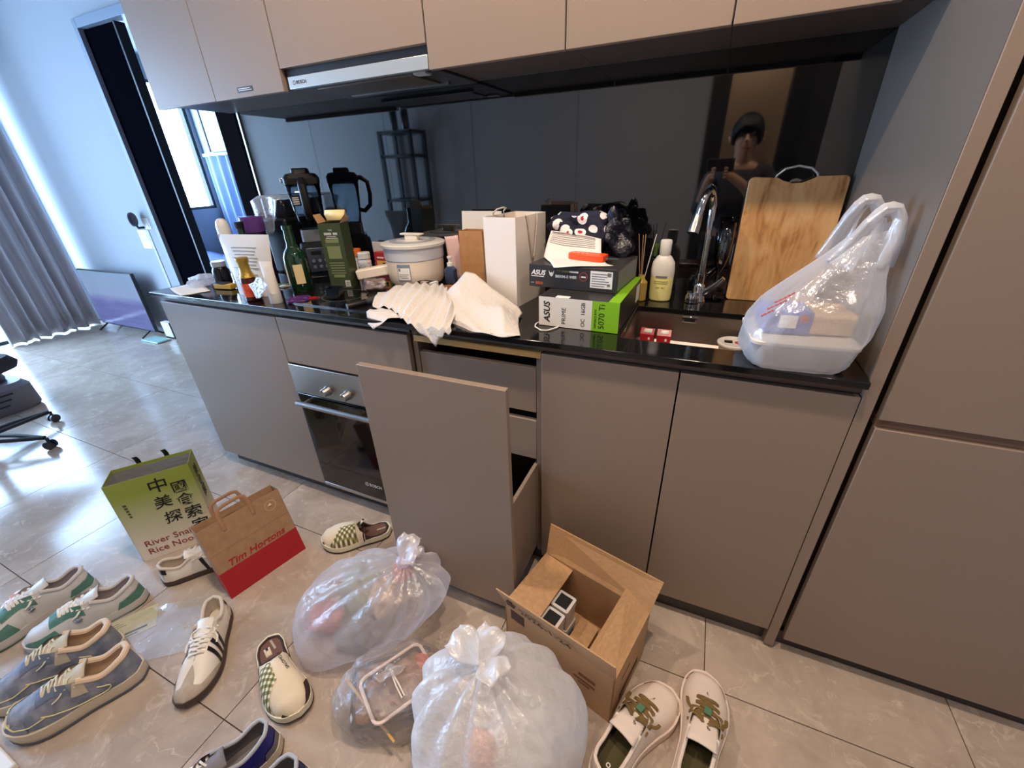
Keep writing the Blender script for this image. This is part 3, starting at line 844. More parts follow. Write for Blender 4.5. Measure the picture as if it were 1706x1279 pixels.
B().cyl((.1, 0, -.003), .004, 0, .006, 14).obj('pivot_screw', M_CHROME, t)
t = thing('glass_tumbler', 'small square clear glass in front of the green whisky carton', 'glass', (.185, .135, ZH), R(15))
loft([rrect(.020, .020, .006, 0), rrect(.023, .023, .006, .003), rrect(.025, .025, .006, .042)], True, False).obj('vessel', glassy('thick_glass', (.78, .80, .82, 1), .35), t, solid=.002)
loft([rrect(.0175, .0175, .005, .004), rrect(.018, .018, .005, .010)]).obj('contents', mat('dark_liquid', C3(28, 26, 26), .1), t)

# --- medicine bottles and cartons behind the pot
t = thing('pill_bottle', 'pill bottle with an orange cap beside the green carton', 'pill bottle', (-.045, .51, ZH))
B().lathe([(.024, 0), (.026, .003), (.026, .07), (.021, .082)], 24).obj('body', mat('pale_vial', C3(206, 200, 196), .3), t)
B().lathe([(.0262, .02), (.0262, .062)], 24, cap=False).obj('label_band', mat('vial_label', C3(226, 222, 218), .5, col2=C3(150, 60, 50), nscale=90, ramp=(.58, .62)), t)
B().lathe([(.0215, .080), (.0285, .082), (.0285, .110), (.026, .112), (0, .112)], 24).obj('cap', mat('orange_cap', C3(226, 110, 34), .4), t)
t = thing('pill_bottle', 'white capped pill bottle beside the small red carton', 'pill bottle', (.015, .50, ZH))
B().lathe([(.026, 0), (.028, .003), (.028, .062), (.023, .074)], 24).obj('body', M_WHITE, t)
B().lathe([(.0283, .018), (.0283, .058)], 24, cap=False).obj('label_band', mat('vial_label_red', C3(226, 224, 220), .5, col2=C3(196, 80, 70), nscale=70, ramp=(.5, .55)), t)
B().lathe([(.0235, .072), (.0275, .074), (.0275, .098), (.025, .101), (0, .101)], 24).obj('cap', M_WHITE, t)
t = thing('medicine_carton', 'small red and yellow carton next to the white pot', 'box', (.085, .545, ZH), R(-4))
bx(-.036, .036, -.018, .018, 0, .098).obj('carton', mat('red_card', C3(176, 32, 40), .45), t, bevel=.0006)
bx(-.024, .0365, -.0186, 0, .028, .062).obj('yellow_panel', mat('yellow_print', C3(232, 176, 84), .5), t)
bx(-.02, .02, -.0186, -.018, .072, .078).obj('white_print', M_PAPER, t)
bx(.012, .026, -.0192, -.0186, .034, .054).obj('dark_print', M_INK, t)
tag(bx(-.045, .05, -.006, .006, 0, .135).obj('grey_card', mat('pale_grey_card', C3(198, 194, 190), .6), loc=(.055, .578, ZH), bevel=.001), 'pale grey card standing behind the pot against the backsplash', 'card')

# --- electric pot
t = thing('electric_pot', 'cream electric hot pot with clear lid and long side handle', 'pot', (.328, .456, ZH))
B().lathe([(.094, 0), (.106, .005), (.113, .018), (.116, .05), (.117, .098), (.115, .100)], 48).obj('body', mat('pot_cream', C3(240, 224, 206), .32), t)
B().lathe([(.115, .100), (.120, .103), (.122, .150), (.118, .150), (.113, .104)], 48, cap=False).obj('frosted_band', mat('frosted_white', C3(206, 208, 214), .35), t)
ld = B().lathe([(.124, .149), (.130, .151), (.131, .160), (.124, .164), (.108, .166), (.09, .1685), (0, .170)], 48).obj('lid', mat('lid_pale', C3(222, 218, 210), .25), t)
B().lathe([(.092, .1685), (.094, .1695), (.070, .1715), (.068, .170)], 40, cap=False).obj('lid_ring', mat('lid_clear_ring', C3(180, 182, 186), .15), ld)
bx(-.030, .030, -.012, .012, .168, .190).obj('lid_knob', M_CREAM, t, bevel=.004)
bx(-.050, .050, -.015, .015, .188, .195).obj('knob_plate', M_CREAM, t, bevel=.003)
hd = bx(.095, .235, -.022, .022, .052, .092).obj('side_handle', M_CREAM, t, bevel=.006, rot=(0, R(7), R(212)))
bx(.236, .238, -.008, .008, .062, .082).obj('hang_hole', mat('hole_brown', C3(120, 96, 80), .6), hd)
bx(.15, .20, -.012, .012, .0475, .052).obj('sensor_window', mat('handle_window', C3(150, 130, 120), .2), hd)
lb = B().grid(lambda u, v: (.1176 * math.cos(R(268 + 27 * u)), .1176 * math.sin(R(268 + 27 * u)), .030 + .062 * v), 10, 2).obj('rating_label', mat('label_blue_frame', C3(130, 140, 160), .5), t)
B().grid(lambda u, v: (.1180 * math.cos(R(269.5 + 24 * u)), .1180 * math.sin(R(269.5 + 24 * u)), .033 + .046 * v), 10, 2).obj('label_field', M_PAPER, lb)
for k, (a0, a1, z0) in enumerate(((271, 275, .066), (271, 291, .052), (271, 288, .045), (271, 290, .039))):
    B().grid(lambda u, v, a0=a0, a1=a1, z0=z0: (.1183 * math.cos(R(a0 + (a1 - a0) * u)), .1183 * math.sin(R(a0 + (a1 - a0) * u)), z0 + (.011 if z0 > .06 else .0022) * v), 8, 2).obj('label_print', M_GREYINK, lb)

# --- odds between pot and towels
crumple('snack_wrapper', 'crumpled brown wrapper in front of the pot handle', 'wrapper', (.245, .30, ZH), .045, film('brown_wrap', (.35, .24, .2, 1), .65, .15, .3, .3, .9, 60), 11, .5)
t = thing('marker_pen', 'thick black marker pen poking out from under the paper towel', 'pen', (.352, .12, ZC + .012), R(62), rot=(R(90), 0, R(-22)))
B().lathe([(0, -.035), (.009, -.035), (.011, -.033), (.011, .01)], 18).obj('cap', mat('smoke_cap', C3(70, 70, 74), .15), t)
B().lathe([(.0105, .01), (.0105, .075), (.009, .08), (0, .08)], 18).obj('barrel', M_BLACK, t)
t = thing('striped_carton', 'small black and white carton lying behind the paper towel', 'box', (.44, .365, ZH), R(-8))
bx(-.04, .04, -.018, .018, 0, .028).obj('carton', M_INK, t, bevel=.0006)
bx(.026, .0405, -.0186, .0186, -.0001, .0286).obj('white_end', M_PAPER, t)
bx(-.02, .01, -.0186, 0, .008, .0285).obj('pale_print', mat('pinkish_print', C3(190, 160, 150), .5), t)
tag(B().lathe([(0, 0), (.055, 0), (.056, .002), (.056, .010), (.054, .012), (0, .012)], 40).obj('cork_coaster', mat('cork_brown', C3(150, 98, 62), .8, col2=C3(128, 80, 48), nscale=120, bump=.2, bscale=180), loc=(.545, .385, ZC)), 'round brown wooden coaster under the blue spray bottle', 'coaster')
t = thing('spray_bottle', 'small pump bottle of dark blue liquid beside the kraft bag', 'bottle', (.512, .43, ZC))
loft([rrect(.020, .014, .006, .0145), rrect(.022, .016, .006, .018), rrect(.022, .016, .006, .070), rrect(.012, .010, .005, .082), rrect(.009, .009, .004, .084)]).obj('body', mat('blue_liquid_bottle', C3(52, 66, 92), .08), t)
B().lathe([(.012, .083), (.012, .096), (.006, .097), (.006, .112), (.010, .113), (.010, .120), (0, .120)], 20).obj('pump', M_WHITE, t)
tag(B().grid(interp_rows([[(.452, .505, 1.10), (.51, .51, 1.105)], [(.46, .50, 1.05), (.52, .505, 1.05)], [(.47, .50, .921), (.53, .505, .921)]], 7, 9, .001), 7, 9).obj('pink_packet', mat('pink_packet_film', C3(226, 190, 184), .4), solid=.004), 'pale pink flat packet standing left of the kraft bag', 'packet')

# --- kraft bag, white board, white rope-handled bag
def open_box(t, w, d, h, m, th=.001, bottom=True, taper=0.0, inner=None, name='side_panel', gusset=0.0):
    tp = taper
    P = lambda x, y, z: (x + (tp if x < w / 2 else -tp) * z / h, y, z)
    fr = [(0, 0), (w, 0), (w, d), (0, d)]
    for i in range(4):
        (xa, ya), (xb, yb) = fr[i], fr[(i + 1) % 4]
        q = [P(xa, ya, 0), P(xb, yb, 0), P(xb, yb, h), P(xa, ya, h)]
        nx, ny = (yb - ya), -(xb - xa)
        l = math.hypot(nx, ny)
        B().slab(q, (-nx / l, -ny / l, 0), th).obj(name, m, t)
    if bottom:
        bx(0.001, w - .001, .001, d - .001, .0005, .002).obj('bottom_panel', m, t)
t = thing('kraft_bag', 'narrow brown kraft paper bag left of the white paper bag', 'paper bag', (.555, .435, ZC), R(-4))
M_KRAFT2 = mat('orange_kraft', C3(190, 134, 78), .65, col2=C3(176, 122, 70), nscale=30, bump=.06, bscale=50)
open_box(t, .115, .06, .215, M_KRAFT2, taper=.006)
tag(bx(0, .175, 0, .006, 0, .275).obj('white_board', mat('off_white_card', C3(224, 216, 200), .6), loc=(.512, .525, ZC), rot=(R(-6), 0, 0), bevel=.001), 'off-white card standing behind the kraft bag at the backsplash', 'card')
t = thing('white_paper_bag', 'tall white paper carrier bag with twisted rope handles', 'paper bag', (.757, .265, ZC), R(-7.5))
M_BAGW = mat('white_bag_paper', C3(240, 228, 216), .5, bump=.04, bscale=25)
open_box(t, .12, .203, .281, M_BAGW, taper=-.001)
M_ROPE = mat('pale_rope', C3(206, 194, 184), .8, bump=.3, bscale=300)
def ropes(xo, ya, yb, drop):
    sg = 1
    ym = (ya + yb) / 2
    B().tube([(xo - .003, ya, .268), (xo + .001, ya, .283), (xo + .006, ya + .004, .280), (xo + .008, ya + .012, .24), (xo + .008, ym - .008, .268 - drop * .9), (xo + .008, ym, .268 - drop), (xo + .008, ym + .008, .268 - drop * .9), (xo + .008, yb - .012, .24), (xo + .006, yb - .004, .280), (xo + .001, yb, .283), (xo - .003, yb, .268)], .0028, 8).obj('rope_handle', M_ROPE, t)
ropes(.12, .06, .135, .12)
B().tube([(.002, .06, .268), (.0, .06, .288), (.012, .066, .298), (.02, .09, .302), (.014, .118, .298), (.0, .125, .288), (.002, .125, .268)], .0028, 8).obj('rope_handle', M_ROPE, t)

# --- paper towels hanging over the front edge
M_TOWEL = mat('paper_towel', C3(214, 206, 198), .75, bump=.4, bscale=90)
t = thing('pleated_paper_towel', 'pleated white paper towel fanned over the worktop edge', 'paper towel', (0, 0, 0))
B().grid(interp_rows([[(.33, .20, .930), (.36, .30, .940), (.40, .330, .944), (.45, .325, .948), (.52, .315, .953), (.57, .29, .955), (.62, .24, .950), (.665, .20, .930)],
                      [(.37, .14, .935), (.43, .19, .960), (.48, .20, .965), (.54, .19, .968), (.61, .16, .966), (.66, .13, .960), (.71, .10, .955), (.735, .09, .930)],
                      [(.41, .075, .924), (.47, .085, .940), (.53, .05, .935), (.60, .0, .940), (.645, -.03, .935), (.70, -.036, .920), (.755, -.036, .925), (.785, -.03, .922)],
                      [(.425, .06, .922), (.48, .065, .930), (.545, .03, .930), (.615, -.03, .935), (.66, -.042, .920), (.735, -.045, .866), (.765, -.04, .905), (.79, -.035, .912)]], 61, 19, .003, 4, (9, .012)), 61, 19).obj('sheet', M_TOWEL, t, solid=.0008, sharp=60)
B().grid(interp_rows([[(.415, .055, .926), (.43, .02, .930), (.47, -.024, .905), (.497, -.034, .892)], [(.46, .06, .932), (.50, .02, .934), (.53, .0, .930), (.55, -.02, .930)], [(.50, .06, .930), (.54, .035, .932), (.57, .02, .930), (.60, .01, .930)]], 13, 11, .002, 8), 13, 11).obj('folded_corner', M_TOWEL, t, solid=.0008, sharp=60)
t = thing('crumpled_paper_towel', 'crumpled white paper towel propped against the white carrier bag', 'paper towel', (0, 0, 0))
B().grid(interp_rows([[(.625, .25, .950), (.655, .255, 1.005), (.685, .25, 1.028), (.725, .245, 1.018), (.79, .235, .975), (.85, .225, .948), (.90, .20, .935), (.925, .175, .925)],
                      [(.612, .20, .935), (.66, .19, .985), (.70, .18, .998), (.75, .17, .975), (.81, .15, .955), (.865, .145, .960), (.91, .14, .945), (.935, .12, .926)],
                      [(.63, .15, .922), (.69, .12, .950), (.74, .10, .950), (.80, .075, .938), (.86, .07, .945), (.905, .075, .960), (.935, .08, .940), (.955, .07, .924)],
                      [(.70, .07, .921), (.75, .045, .925), (.80, .02, .923), (.86, -.005, .928), (.905, -.01, .924), (.945, -.012, .935), (.965, .0, .926), (.985, .01, .922)],
                      [(.77, .02, .921), (.82, .0, .921), (.86, -.018, .921), (.90, -.024, .921), (.935, -.028, .921), (.96, -.026, .922), (.98, -.02, .921), (.995, -.01, .921)]], 41, 31, .006, 6), 41, 31).obj('sheet', M_TOWEL, t, solid=.0008, sharp=60)
tag(B().tube([(1.035, .12, .9215), (1.0, .118, .9215), (.998, .10, .9215), (1.004, .078, .9215), (1.03, .055, .9215), (1.05, .06, .9215), (1.066, .09, .9215), (1.07, .115, .9215)], .0022, 8).obj('white_string', M_WHITE), 'white string loop lying under the graphics card box', 'string')

# --- graphics card box
M_BOXWHITE = mat('box_white', C3(232, 224, 212), .5)
M_BOXGREEN = mat('box_lime', C3(132, 190, 30), .45)
M_BOXDARK = mat('box_dark', C3(44, 42, 42), .4)
t = thing('graphics_card_box', 'white and lime graphics card box under the black box', 'box', (1.006, .106, ZC + .001), R(-1.8))
GW, GD, GH = .232, .316, .086
bx(0, GW, 0, GD, 0, GH).obj('carton', M_BOXDARK, t, bevel=.0008)
bx(.0005, GW * .68, -.0008, .002, .0005, GH - .0005).obj('white_front', M_BOXWHITE, t)
bx(GW * .68, GW + .0006, -.0008, .002, .0005, GH - .0005).obj('lime_front', M_BOXGREEN, t)
bx(GW - .03, GW + .0006, -.0006, GD - .002, GH - .001, GH + .0006).obj('lime_edge', M_BOXGREEN, t)
bx(GW - .001, GW + .0008, GD - .07, GD - .02, .02, .07).obj('white_sticker', M_PAPER, t)
VERT = (R(90), R(-90), 0)     # reading upward on the front face
text('print', 'ASUS', .026, M_INK, t, (.034, -.001, .012), VERT, bold=.0006, sx=1.0, shear=.2)
text('print', 'PRIME', .017, M_INK, t, (.082, -.001, .010), VERT, spacing=1.1)
text('print', 'OC  16GB', .016, M_INK, t, (.138, -.001, .008), VERT)
text('print', 'GEFORCE RTX', .0085, M_INK, t, (.171, -.001, .008), VERT)
text('print', '5070 Ti', .023, M_INK, t, (.193, -.001, .008), VERT)
text('print', 'GEFORCE RTX', .010, M_INK, t, (.205, .06, GH + .0008), (0, 0, R(90)))
bx(.05, .09, .0, .02, GH, GH + .0006).obj('top_sticker', M_PAPER, t)

t = thing('motherboard_box', 'black motherboard box stacked on the graphics card box', 'box', (.937, .206, ZC + .001 + .0868), R(-5))
AW, AD, AH = .275, .225, .067
AL = bx(0, AW, 0, AD, 0, AH).obj('carton', mat('charcoal_card', C3(50, 48, 48), .38), t, bevel=.001)
bx(AW - .001, AW + .0006, .01, AD - .01, .006, AH - .006).obj('grey_side', mat('grey_print', C3(124, 124, 122), .5), t)
text('print', 'ASUS', .020, M_PAPER, t, (.008, -.0004, .037), FRONT, shear=.25, bold=.0006)
bx(.008, .05, -.0006, 0, .031, .0335).obj('print_line', M_PAPER, t)
# winged emblem
B().add([(.066, -.0006, .053), (.072, -.0006, .045), (.075, -.0006, .048), (.078, -.0006, .045), (.084, -.0006, .053), (.080, -.0006, .038), (.075, -.0006, .034), (.070, -.0006, .038)], [(0, 1, 7), (1, 2, 6, 7), (2, 3, 5, 6), (3, 4, 5)]).obj('winged_emblem', M_PAPER, t)
text('print', 'TUF GAMING', .0075, mat('yellow_print2', C3(196, 168, 60), .5), t, (.092, -.0004, .050), FRONT)
bx(.132, .160, -.0006, 0, .050, .0545).obj('print_line', M_PAPER, t)
text('print', 'B850M-E WIFI', .0112, M_PAPER, t, (.088, -.0004, .033), FRONT, bold=.0003)
rg = B().lathe([(.0125, 0), (.0125, .0005), (.0112, .0005), (.0112, 0)], 28, cap=False).obj('round_mark', mat('red_ring', C3(190, 70, 66), .5), t, loc=(.176, -.0002, .041), rot=FRONT)
bx(-.007, .007, -.003, .001, 0, .0004).obj('mark_lettering', M_PAPER, rg)
lb = bx(.197, .262, -.0006, 0, .012, .060).obj('serial_label', M_PAPER, t)
for k in range(6):
    bx(.201, .240 + .006 * (k % 3), -.0009, -.0006, .0165 + .0068 * k, .0190 + .0068 * k).obj('label_line', M_GREYINK, lb)
bx(.247, .258, -.0009, -.0006, .046, .057).obj('label_block', M_GREYINK, lb)
bx(.247, .256, -.0009, -.0006, .018, .026).obj('label_block', M_GREYINK, lb)
text('print', 'B850', .012, mat('orange_print', C3(226, 104, 40), .5), t, (.022, -.0004, .008), FRONT)
bx(.006, .017, -.0006, 0, .010, .014).obj('print_line', M_GREYINK, t)

# receipt with faint printing, orange tool, cloth bundles
ZT2 = ZC + .0878 + .067
t = thing('receipt', 'white printed receipt slip draped over the black box', 'receipt', (0, 0, 0))
B().grid(interp_rows([[(.955, .36, 1.150), (1.0, .365, 1.146), (1.06, .365, 1.138), (1.12, .36, 1.128)],
                      [(.95, .33, 1.11), (1.01, .325, 1.10), (1.07, .325, 1.098), (1.13, .325, 1.096)],
                      [(.955, .29, 1.080), (1.02, .275, 1.078), (1.08, .275, 1.078), (1.15, .28, 1.077)],
                      [(1.0, .225, 1.0762), (1.05, .225, 1.0762), (1.11, .235, 1.0762), (1.165, .25, 1.0762)],
                      [(1.03, .165, 1.0755), (1.08, .18, 1.0762), (1.14, .205, 1.0762), (1.19, .225, 1.0762)]], 21, 25, .0008, 2), 21, 25).obj('slip', M_PAPER, t, solid=.0005, sharp=70)
for k in range(7):
    v = .05 + .045 * k
    g_ = interp_rows([[(.962, .3585, 1.150 - .022 * 0), (1.0, .3635, 1.146), (1.06, .3635, 1.138), (1.115, .3585, 1.128)], [(.957, .3285, 1.11), (1.01, .3235, 1.10), (1.07, .3235, 1.098), (1.125, .3235, 1.096)]], 13, 101)
    r_ = (.05 + .12 * k, .05 + .12 * k + (.06 if k in (0,) else .03))
    B().grid(lambda a, b, r_=r_: tuple(np.array(g_(a * .92, r_[0] + (r_[1] - r_[0]) * b)) + np.array((0, -.0012, .0008))), 13, 2).obj('print_line', mat('receipt_ink', C3(150, 140, 140), .7), t)
M_ORANGE = mat('orange_plastic', C3(250, 82, 28), .35)
t = thing('bit_driver_case', 'bright orange bit driver case lying on the receipt', 'tool case', (1.098, .285, ZT2 + .0035), R(-13))
B().prism([(-.062, -.008), (-.055, -.020), (.045, -.026), (.060, -.018), (.060, .018), (.045, .024), (-.055, .020), (-.062, .010)], 0, .020).obj('case', M_ORANGE, t, bevel=.002)
for k in range(4):
    B().cyl((-.043 + .015 * k, -.006, .020), .0042, 0, .0012, 14).obj('bit_socket', mat('pale_peg', C3(255, 190, 160), .5), t)
B().rod((.060, .0, .010), (.098, .006, .010), .0026, 8).obj('driver_shaft', M_CHROME, t)

def cloth_mat(name, base, flowers=False):
    m = bpy.data.materials.new(name); m.use_nodes = True
    nt = m.node_tree; p = nt.nodes['Principled BSDF']; N = nt.nodes.new; L = nt.links.new
    p.inputs['Roughness'].default_value = .8
    tc = N('ShaderNodeTexCoord')
    nz = N('ShaderNodeTexNoise'); nz.inputs['Scale'].default_value = 45; nz.inputs['Detail'].default_value = 5
    L(tc.outputs['Object'], nz.inputs['Vector'])
    b = N('ShaderNodeBump'); b.inputs['Strength'].default_value = .6; b.inputs['Distance'].default_value = .01
    L(nz.outputs['Fac'], b.inputs['Height']); L(b.outputs[0], p.inputs['Normal'])
    if flowers:
        vo = N('ShaderNodeTexVoronoi'); vo.inputs['Scale'].default_value = 22; vo.inputs['Randomness'].default_value = .75
        L(tc.outputs['Object'], vo.inputs['Vector'])
        r = N('ShaderNodeValToRGB'); r.color_ramp.interpolation = 'CONSTANT'
        e = r.color_ramp.elements
        e[0].position = 0; e[0].color = C3(190, 26, 44)
        e[1].position = .17; e[1].color = C3(240, 236, 234)
        k = e.new(.40); k.color = base
        L(vo.outputs['Distance'], r.inputs['Fac']); L(r.outputs['Color'], p.inputs['Base Color'])
    else:
        p.inputs['Base Color'].default_value = base
    MATS[name] = m
    return m
def bundle(name, label, cat, c, rad, m, seed, amp=.3, squash=1.0):
    rr = np.random.default_rng(seed)
    ks = [(rr.normal(size=3) * rr.uniform(2, 6), rr.uniform(0, 6.3)) for _ in range(14)]
    def fn(u, v):
        a = 2 * math.pi * u; b = math.pi * (v * .996 + .002) - math.pi / 2
        d = np.array([math.cos(a) * math.cos(b), math.sin(a) * math.cos(b), math.sin(b)])
        k = 1 + amp / 4 * sum(math.sin(float(q @ d) + p) for q, p in ks)
        p = d * np.array(rad) * k
        return (p[0], p[1], max(p[2], -rad[2] * .92))
    o = B().grid(fn, 44, 26, cu=True).obj(name, m, loc=(c[0], c[1], c[2] + rad[2] * .925), weld=.0005, sharp=70)
    return tag(o, label, cat)
bundle('flower_pouch', 'navy cloth bundle with white and red flower print', 'cloth', (1.040, .415, ZT2 + .001), (.090, .045, .066), cloth_mat('navy_flower_cloth', C3(20, 22, 48), True), 21, .34)
bundle('black_sweater', 'scrunched navy black bag behind the flower print bundle', 'bag', (1.150, .425, ZT2 + .001), (.060, .045, .062), mat('black_navy_film', C3(14, 15, 30), .3, bump=.8, bscale=50), 5, .42)

# --- reed diffuser, lotion, faucet, flute, board
t = thing('reed_diffuser', 'little reed diffuser with thin sticks beside the black box', 'diffuser', (1.243, .455, ZC))
B().lathe([(.018, 0), (.021, .003), (.021, .062), (.012, .072), (.010, .085)], 20).obj('vial', mat('amber_vial', C3(180, 150, 70), .1), t)
for k, (dx, dy, h) in enumerate(((-.014, .0, .215), (-.006, .006, .21), (.0, -.004, .215), (.02, .0, .215))):
    B().rod((0, 0, .02), (dx * 1.6, dy * 1.6, h), .0014, 6).obj('reed_stick', mat('reed_wood', C3(176, 140, 104), .7) if k < 3 else M_PAPER, t)
t = thing('lotion_bottle', 'pale yellow lotion bottle with white flip cap by the sink', 'bottle', (1.306, .478, ZC))
B().lathe([(.030, 0), (.034, .003), (.036, .02), (.037, .10), (.034, .125), (.022, .144), (.017, .148)], 32, sx=1.0, sy=.72).obj('body', mat('lotion_yellow', C3(236, 226, 150), .3), t)
B().lathe([(.0362, .072), (.0374, .09), (.0374, .102), (.0345, .126), (.0225, .1445), (.0165, .149)], 32, sx=1.0, sy=.72, cap=False).obj('milky_top', mat('lotion_white', C3(226, 222, 212), .35), t)
B().lathe([(.0165, .148), (.0175, .150), (.0185, .192), (.016, .196), (0, .196)], 24, sx=1.0, sy=.9).obj('flip_cap', M_WHITE, t)
for k, (zz, w_, mm) in enumerate(((.078, .018, M_GREYINK), (.066, .022, mat('olive_print', C3(168, 156, 90), .5)), (.060, .022, MATS['olive_print']), (.046, .008, MATS['olive_print']), (.046, -.008, MATS['olive_print']))):
    B().grid(lambda u, v, zz=zz, w_=w_: (((u - .5) * 2 * abs(w_) if abs(w_) > .01 else w_ + (u - .5) * .010), -.0268 * math.sqrt(max(.05, 1 - ((u - .5) * 2 * abs(w_) / .0375) ** 2)) - .0004, zz + (.007 if k == 0 else .002) * v), 8, 2).obj('print_line', mm, t)
t = thing('kitchen_faucet', 'chrome gooseneck kitchen faucet with side lever', 'faucet', (1.425, .50, ZC))
B().lathe([(.026, 0), (.026, .004), (.022, .010), (.020, .045), (.017, .055), (.0125, .06), (.0125, .09)], 28).obj('base', M_CHROME, t)
gp = [(0, 0, .06), (0, 0, .20), (-.001, -.004, .255)] + [(-.030 * (1 - math.cos(a)) * .55, -.055 * (1 - math.cos(a)) * .62, .275 + .062 * math.sin(a)) for a in np.linspace(.12, 2.5, 12)] 
gp += [(-.034, -.070, .29), (-.038, -.080, .262)]
B().tube(gp, .0105, 14).obj('gooseneck', M_CHROME, t)
B().tube([(-.037, -.077, .272), (-.041, -.088, .245), (-.044, -.096, .226)], [.013, .0165, .0165], 16).obj('spray_head', mat('brushed_chrome', C3(190, 186, 178), .22, 1.0), t)
B().tube([(.012, -.004, .028), (.03, -.012, .04), (.052, -.02, .065), (.066, -.026, .085)], [.013, .013, .009, .007], 14).obj('lever', M_CHROME, t)
B().lathe([(.0, .036), (.017, .034), (.022, .024), (.0235, .010), (.0235, .002)], 24).obj('valve_cap', M_CHROME, t, loc=(-.018, -.022, 0))
t = thing('champagne_flute', 'clear stemmed champagne flute beside the faucet', 'glass', (1.475, .525, ZC))
B().lathe([(0, 0), (.031, 0), (.032, .0015), (.02, .004), (.006, .008), (.004, .02), (.0036, .085), (.006, .095), (.016, .115), (.023, .145), (.025, .18), (.0245, .245)], 32, cap=False).obj('vessel', glassy('flute_glass', (.88, .90, .90, 1), .55), t, solid=.0009)

def wood_board():
    m = bpy.data.materials.new('acacia_board'); m.use_nodes = True
    nt = m.node_tree; p = nt.nodes['Principled BSDF']; N = nt.nodes.new; L = nt.links.new
    tc = N('ShaderNodeTexCoord'); mp = N('ShaderNodeMapping'); mp.inputs['Scale'].default_value = (9, 3.2, 9)
    L(tc.outputs['Object'], mp.inputs[0])
    n = N('ShaderNodeTexNoise'); n.inputs['Scale'].default_value = 1.6; n.inputs['Detail'].default_value = 5; n.inputs['Distortion'].default_value = 1.6
    L(mp.outputs[0], n.inputs['Vector'])
    w = N('ShaderNodeTexWave'); w.inputs['Scale'].default_value = 2.2; w.inputs['Distortion'].default_value = 9; w.inputs['Detail'].default_value = 3
    L(mp.outputs[0], w.inputs['Vector'])
    mx = N('ShaderNodeMix'); mx.data_type = 'RGBA'; mx.inputs[0].default_value = .05
    r = N('ShaderNodeValToRGB'); e = r.color_ramp.elements
    e[0].position = .30; e[0].color = C3(158, 104, 58); e[1].position = .60; e[1].color = C3(220, 176, 122)
    k = e.new(.43); k.color = C3(206, 154, 98)
    L(n.outputs['Fac'], mx.inputs[6]); L(w.outputs['Fac'], mx.inputs[7]); L(mx.outputs[2], r.inputs['Fac'])
    L(r.outputs['Color'], p.inputs['Base Color']); p.inputs['Roughness'].default_value = .35
    return m
t = thing('cutting_board', 'thick wooden cutting board with wire handle leaning on the backsplash', 'cutting board', (1.512, .548, ZC), rot=(R(-2.8), 0, 0))
BWd, BHt = .252, .368
pts = []
def arc(cx, cy, r, a0, a1, n=6):
    return [(cx + r * math.cos(R(a0 + (a1 - a0) * k / (n - 1))), cy + r * math.sin(R(a0 + (a1 - a0) * k / (n - 1)))) for k in range(n)]
pts += arc(.012, .012, .012, 180, 270) + arc(BWd - .012, .012, .012, 270, 360) + arc(BWd - .014, BHt - .014, .014, 0, 90)
pts += [(.175, BHt - .001), (.160, BHt - .009), (.14, BHt - .017), (.115, BHt - .018), (.09, BHt - .011), (.075, BHt - .003)]
pts += arc(.014, BHt - .014, .014, 90, 180)
bd = B().prism(pts, 0, .020).obj('board', wood_board(), t, rot=(R(90), 0, 0), loc=(0, .020, 0), bevel=.002)
B().tube([(.066, .010, BHt - .012), (.072, .010, BHt + .004), (.090, .010, BHt + .020), (.122, .010, BHt + .027), (.155, .010, BHt + .020), (.172, .010, BHt + .006), (.178, .010, BHt - .012)], .0035, 10).obj('wire_handle', mat('grey_wire', C3(196, 196, 196), .3, .6), t)

# --- in the sink
M_REDCART = mat('red_gloss_card', C3(176, 22, 34), .35)
for k, (x, lab) in enumerate(((1.296, 'left of the two small red cartons standing in the sink'), (1.346, 'right of the two small red cartons standing in the sink'))):
    t = thing('red_carton', lab, 'box', (x, .335, .8035), R(-3 + 5 * k), 'small red cartons in the sink')
    bx(-.021, .021, -.016, .016, 0, .044).obj('carton', M_REDCART, t, bevel=.001)
    B().add([(-.021, -.016, .044), (.021, -.016, .044), (.021, .016, .044), (-.021, .016, .044), (-.021, 0, .060), (.021, 0, .060)], [(0, 1, 5, 4), (2, 3, 4, 5), (0, 4, 3), (1, 2, 5)]).obj('gable_top', M_REDCART, t)
    B().add([(-.013, -.0125, .0485), (.014, -.0125, .0485), (.014, -.003, .058), (-.010, -.003, .058)], [(0, 1, 2, 3)]).obj('white_print', M_PAPER, t, solid=.0008)
    bx(-.012, .014, -.0168, -.016, .004, .012).obj('yellow_print', mat('amber_print', C3(214, 130, 60), .5), t)
    bx(.004, .010, -.0168, -.016, .026, .034).obj('white_dot', M_PAPER, t)
t = thing('sauce_tub', 'small round takeaway sauce tub with printed lid in the sink', 'tub', (1.545, .30, .8035))
B().lathe([(.033, 0), (.036, .002), (.042, .046), (.043, .050)], 28).obj('cup', mat('tub_plastic', C3(196, 178, 150), .25), t)
ld = B().lathe([(.043, .048), (.047, .050), (.047, .055), (.044, .057), (.040, .0555), (0, .0555)], 28).obj('lid', mat('tub_lid', C3(222, 214, 204), .3), t)
B().cyl((.012, -.004, .0556), .013, 0, .0005, 18).obj('red_mark', mat('red_dot', C3(186, 60, 50), .5), ld)
bx(-.028, -.006, -.012, .010, .0556, .0561).obj('black_mark', M_INK, ld)

# ================================================================== PLASTIC BAGS
M_BAGFILM = film('white_bag_film', (.93, .93, .95, 1), .40, .22, .55, .10, .55, 22)
M_BAGFILM2 = film('pinkish_bag_film', (.95, .91, .93, 1), .36, .22, .55, .08, .85, 24)
M_BAGTHIN = film('thin_bag_film', (.80, .72, .66, 1), .22, .15, .5, .10, 1.0, 45)

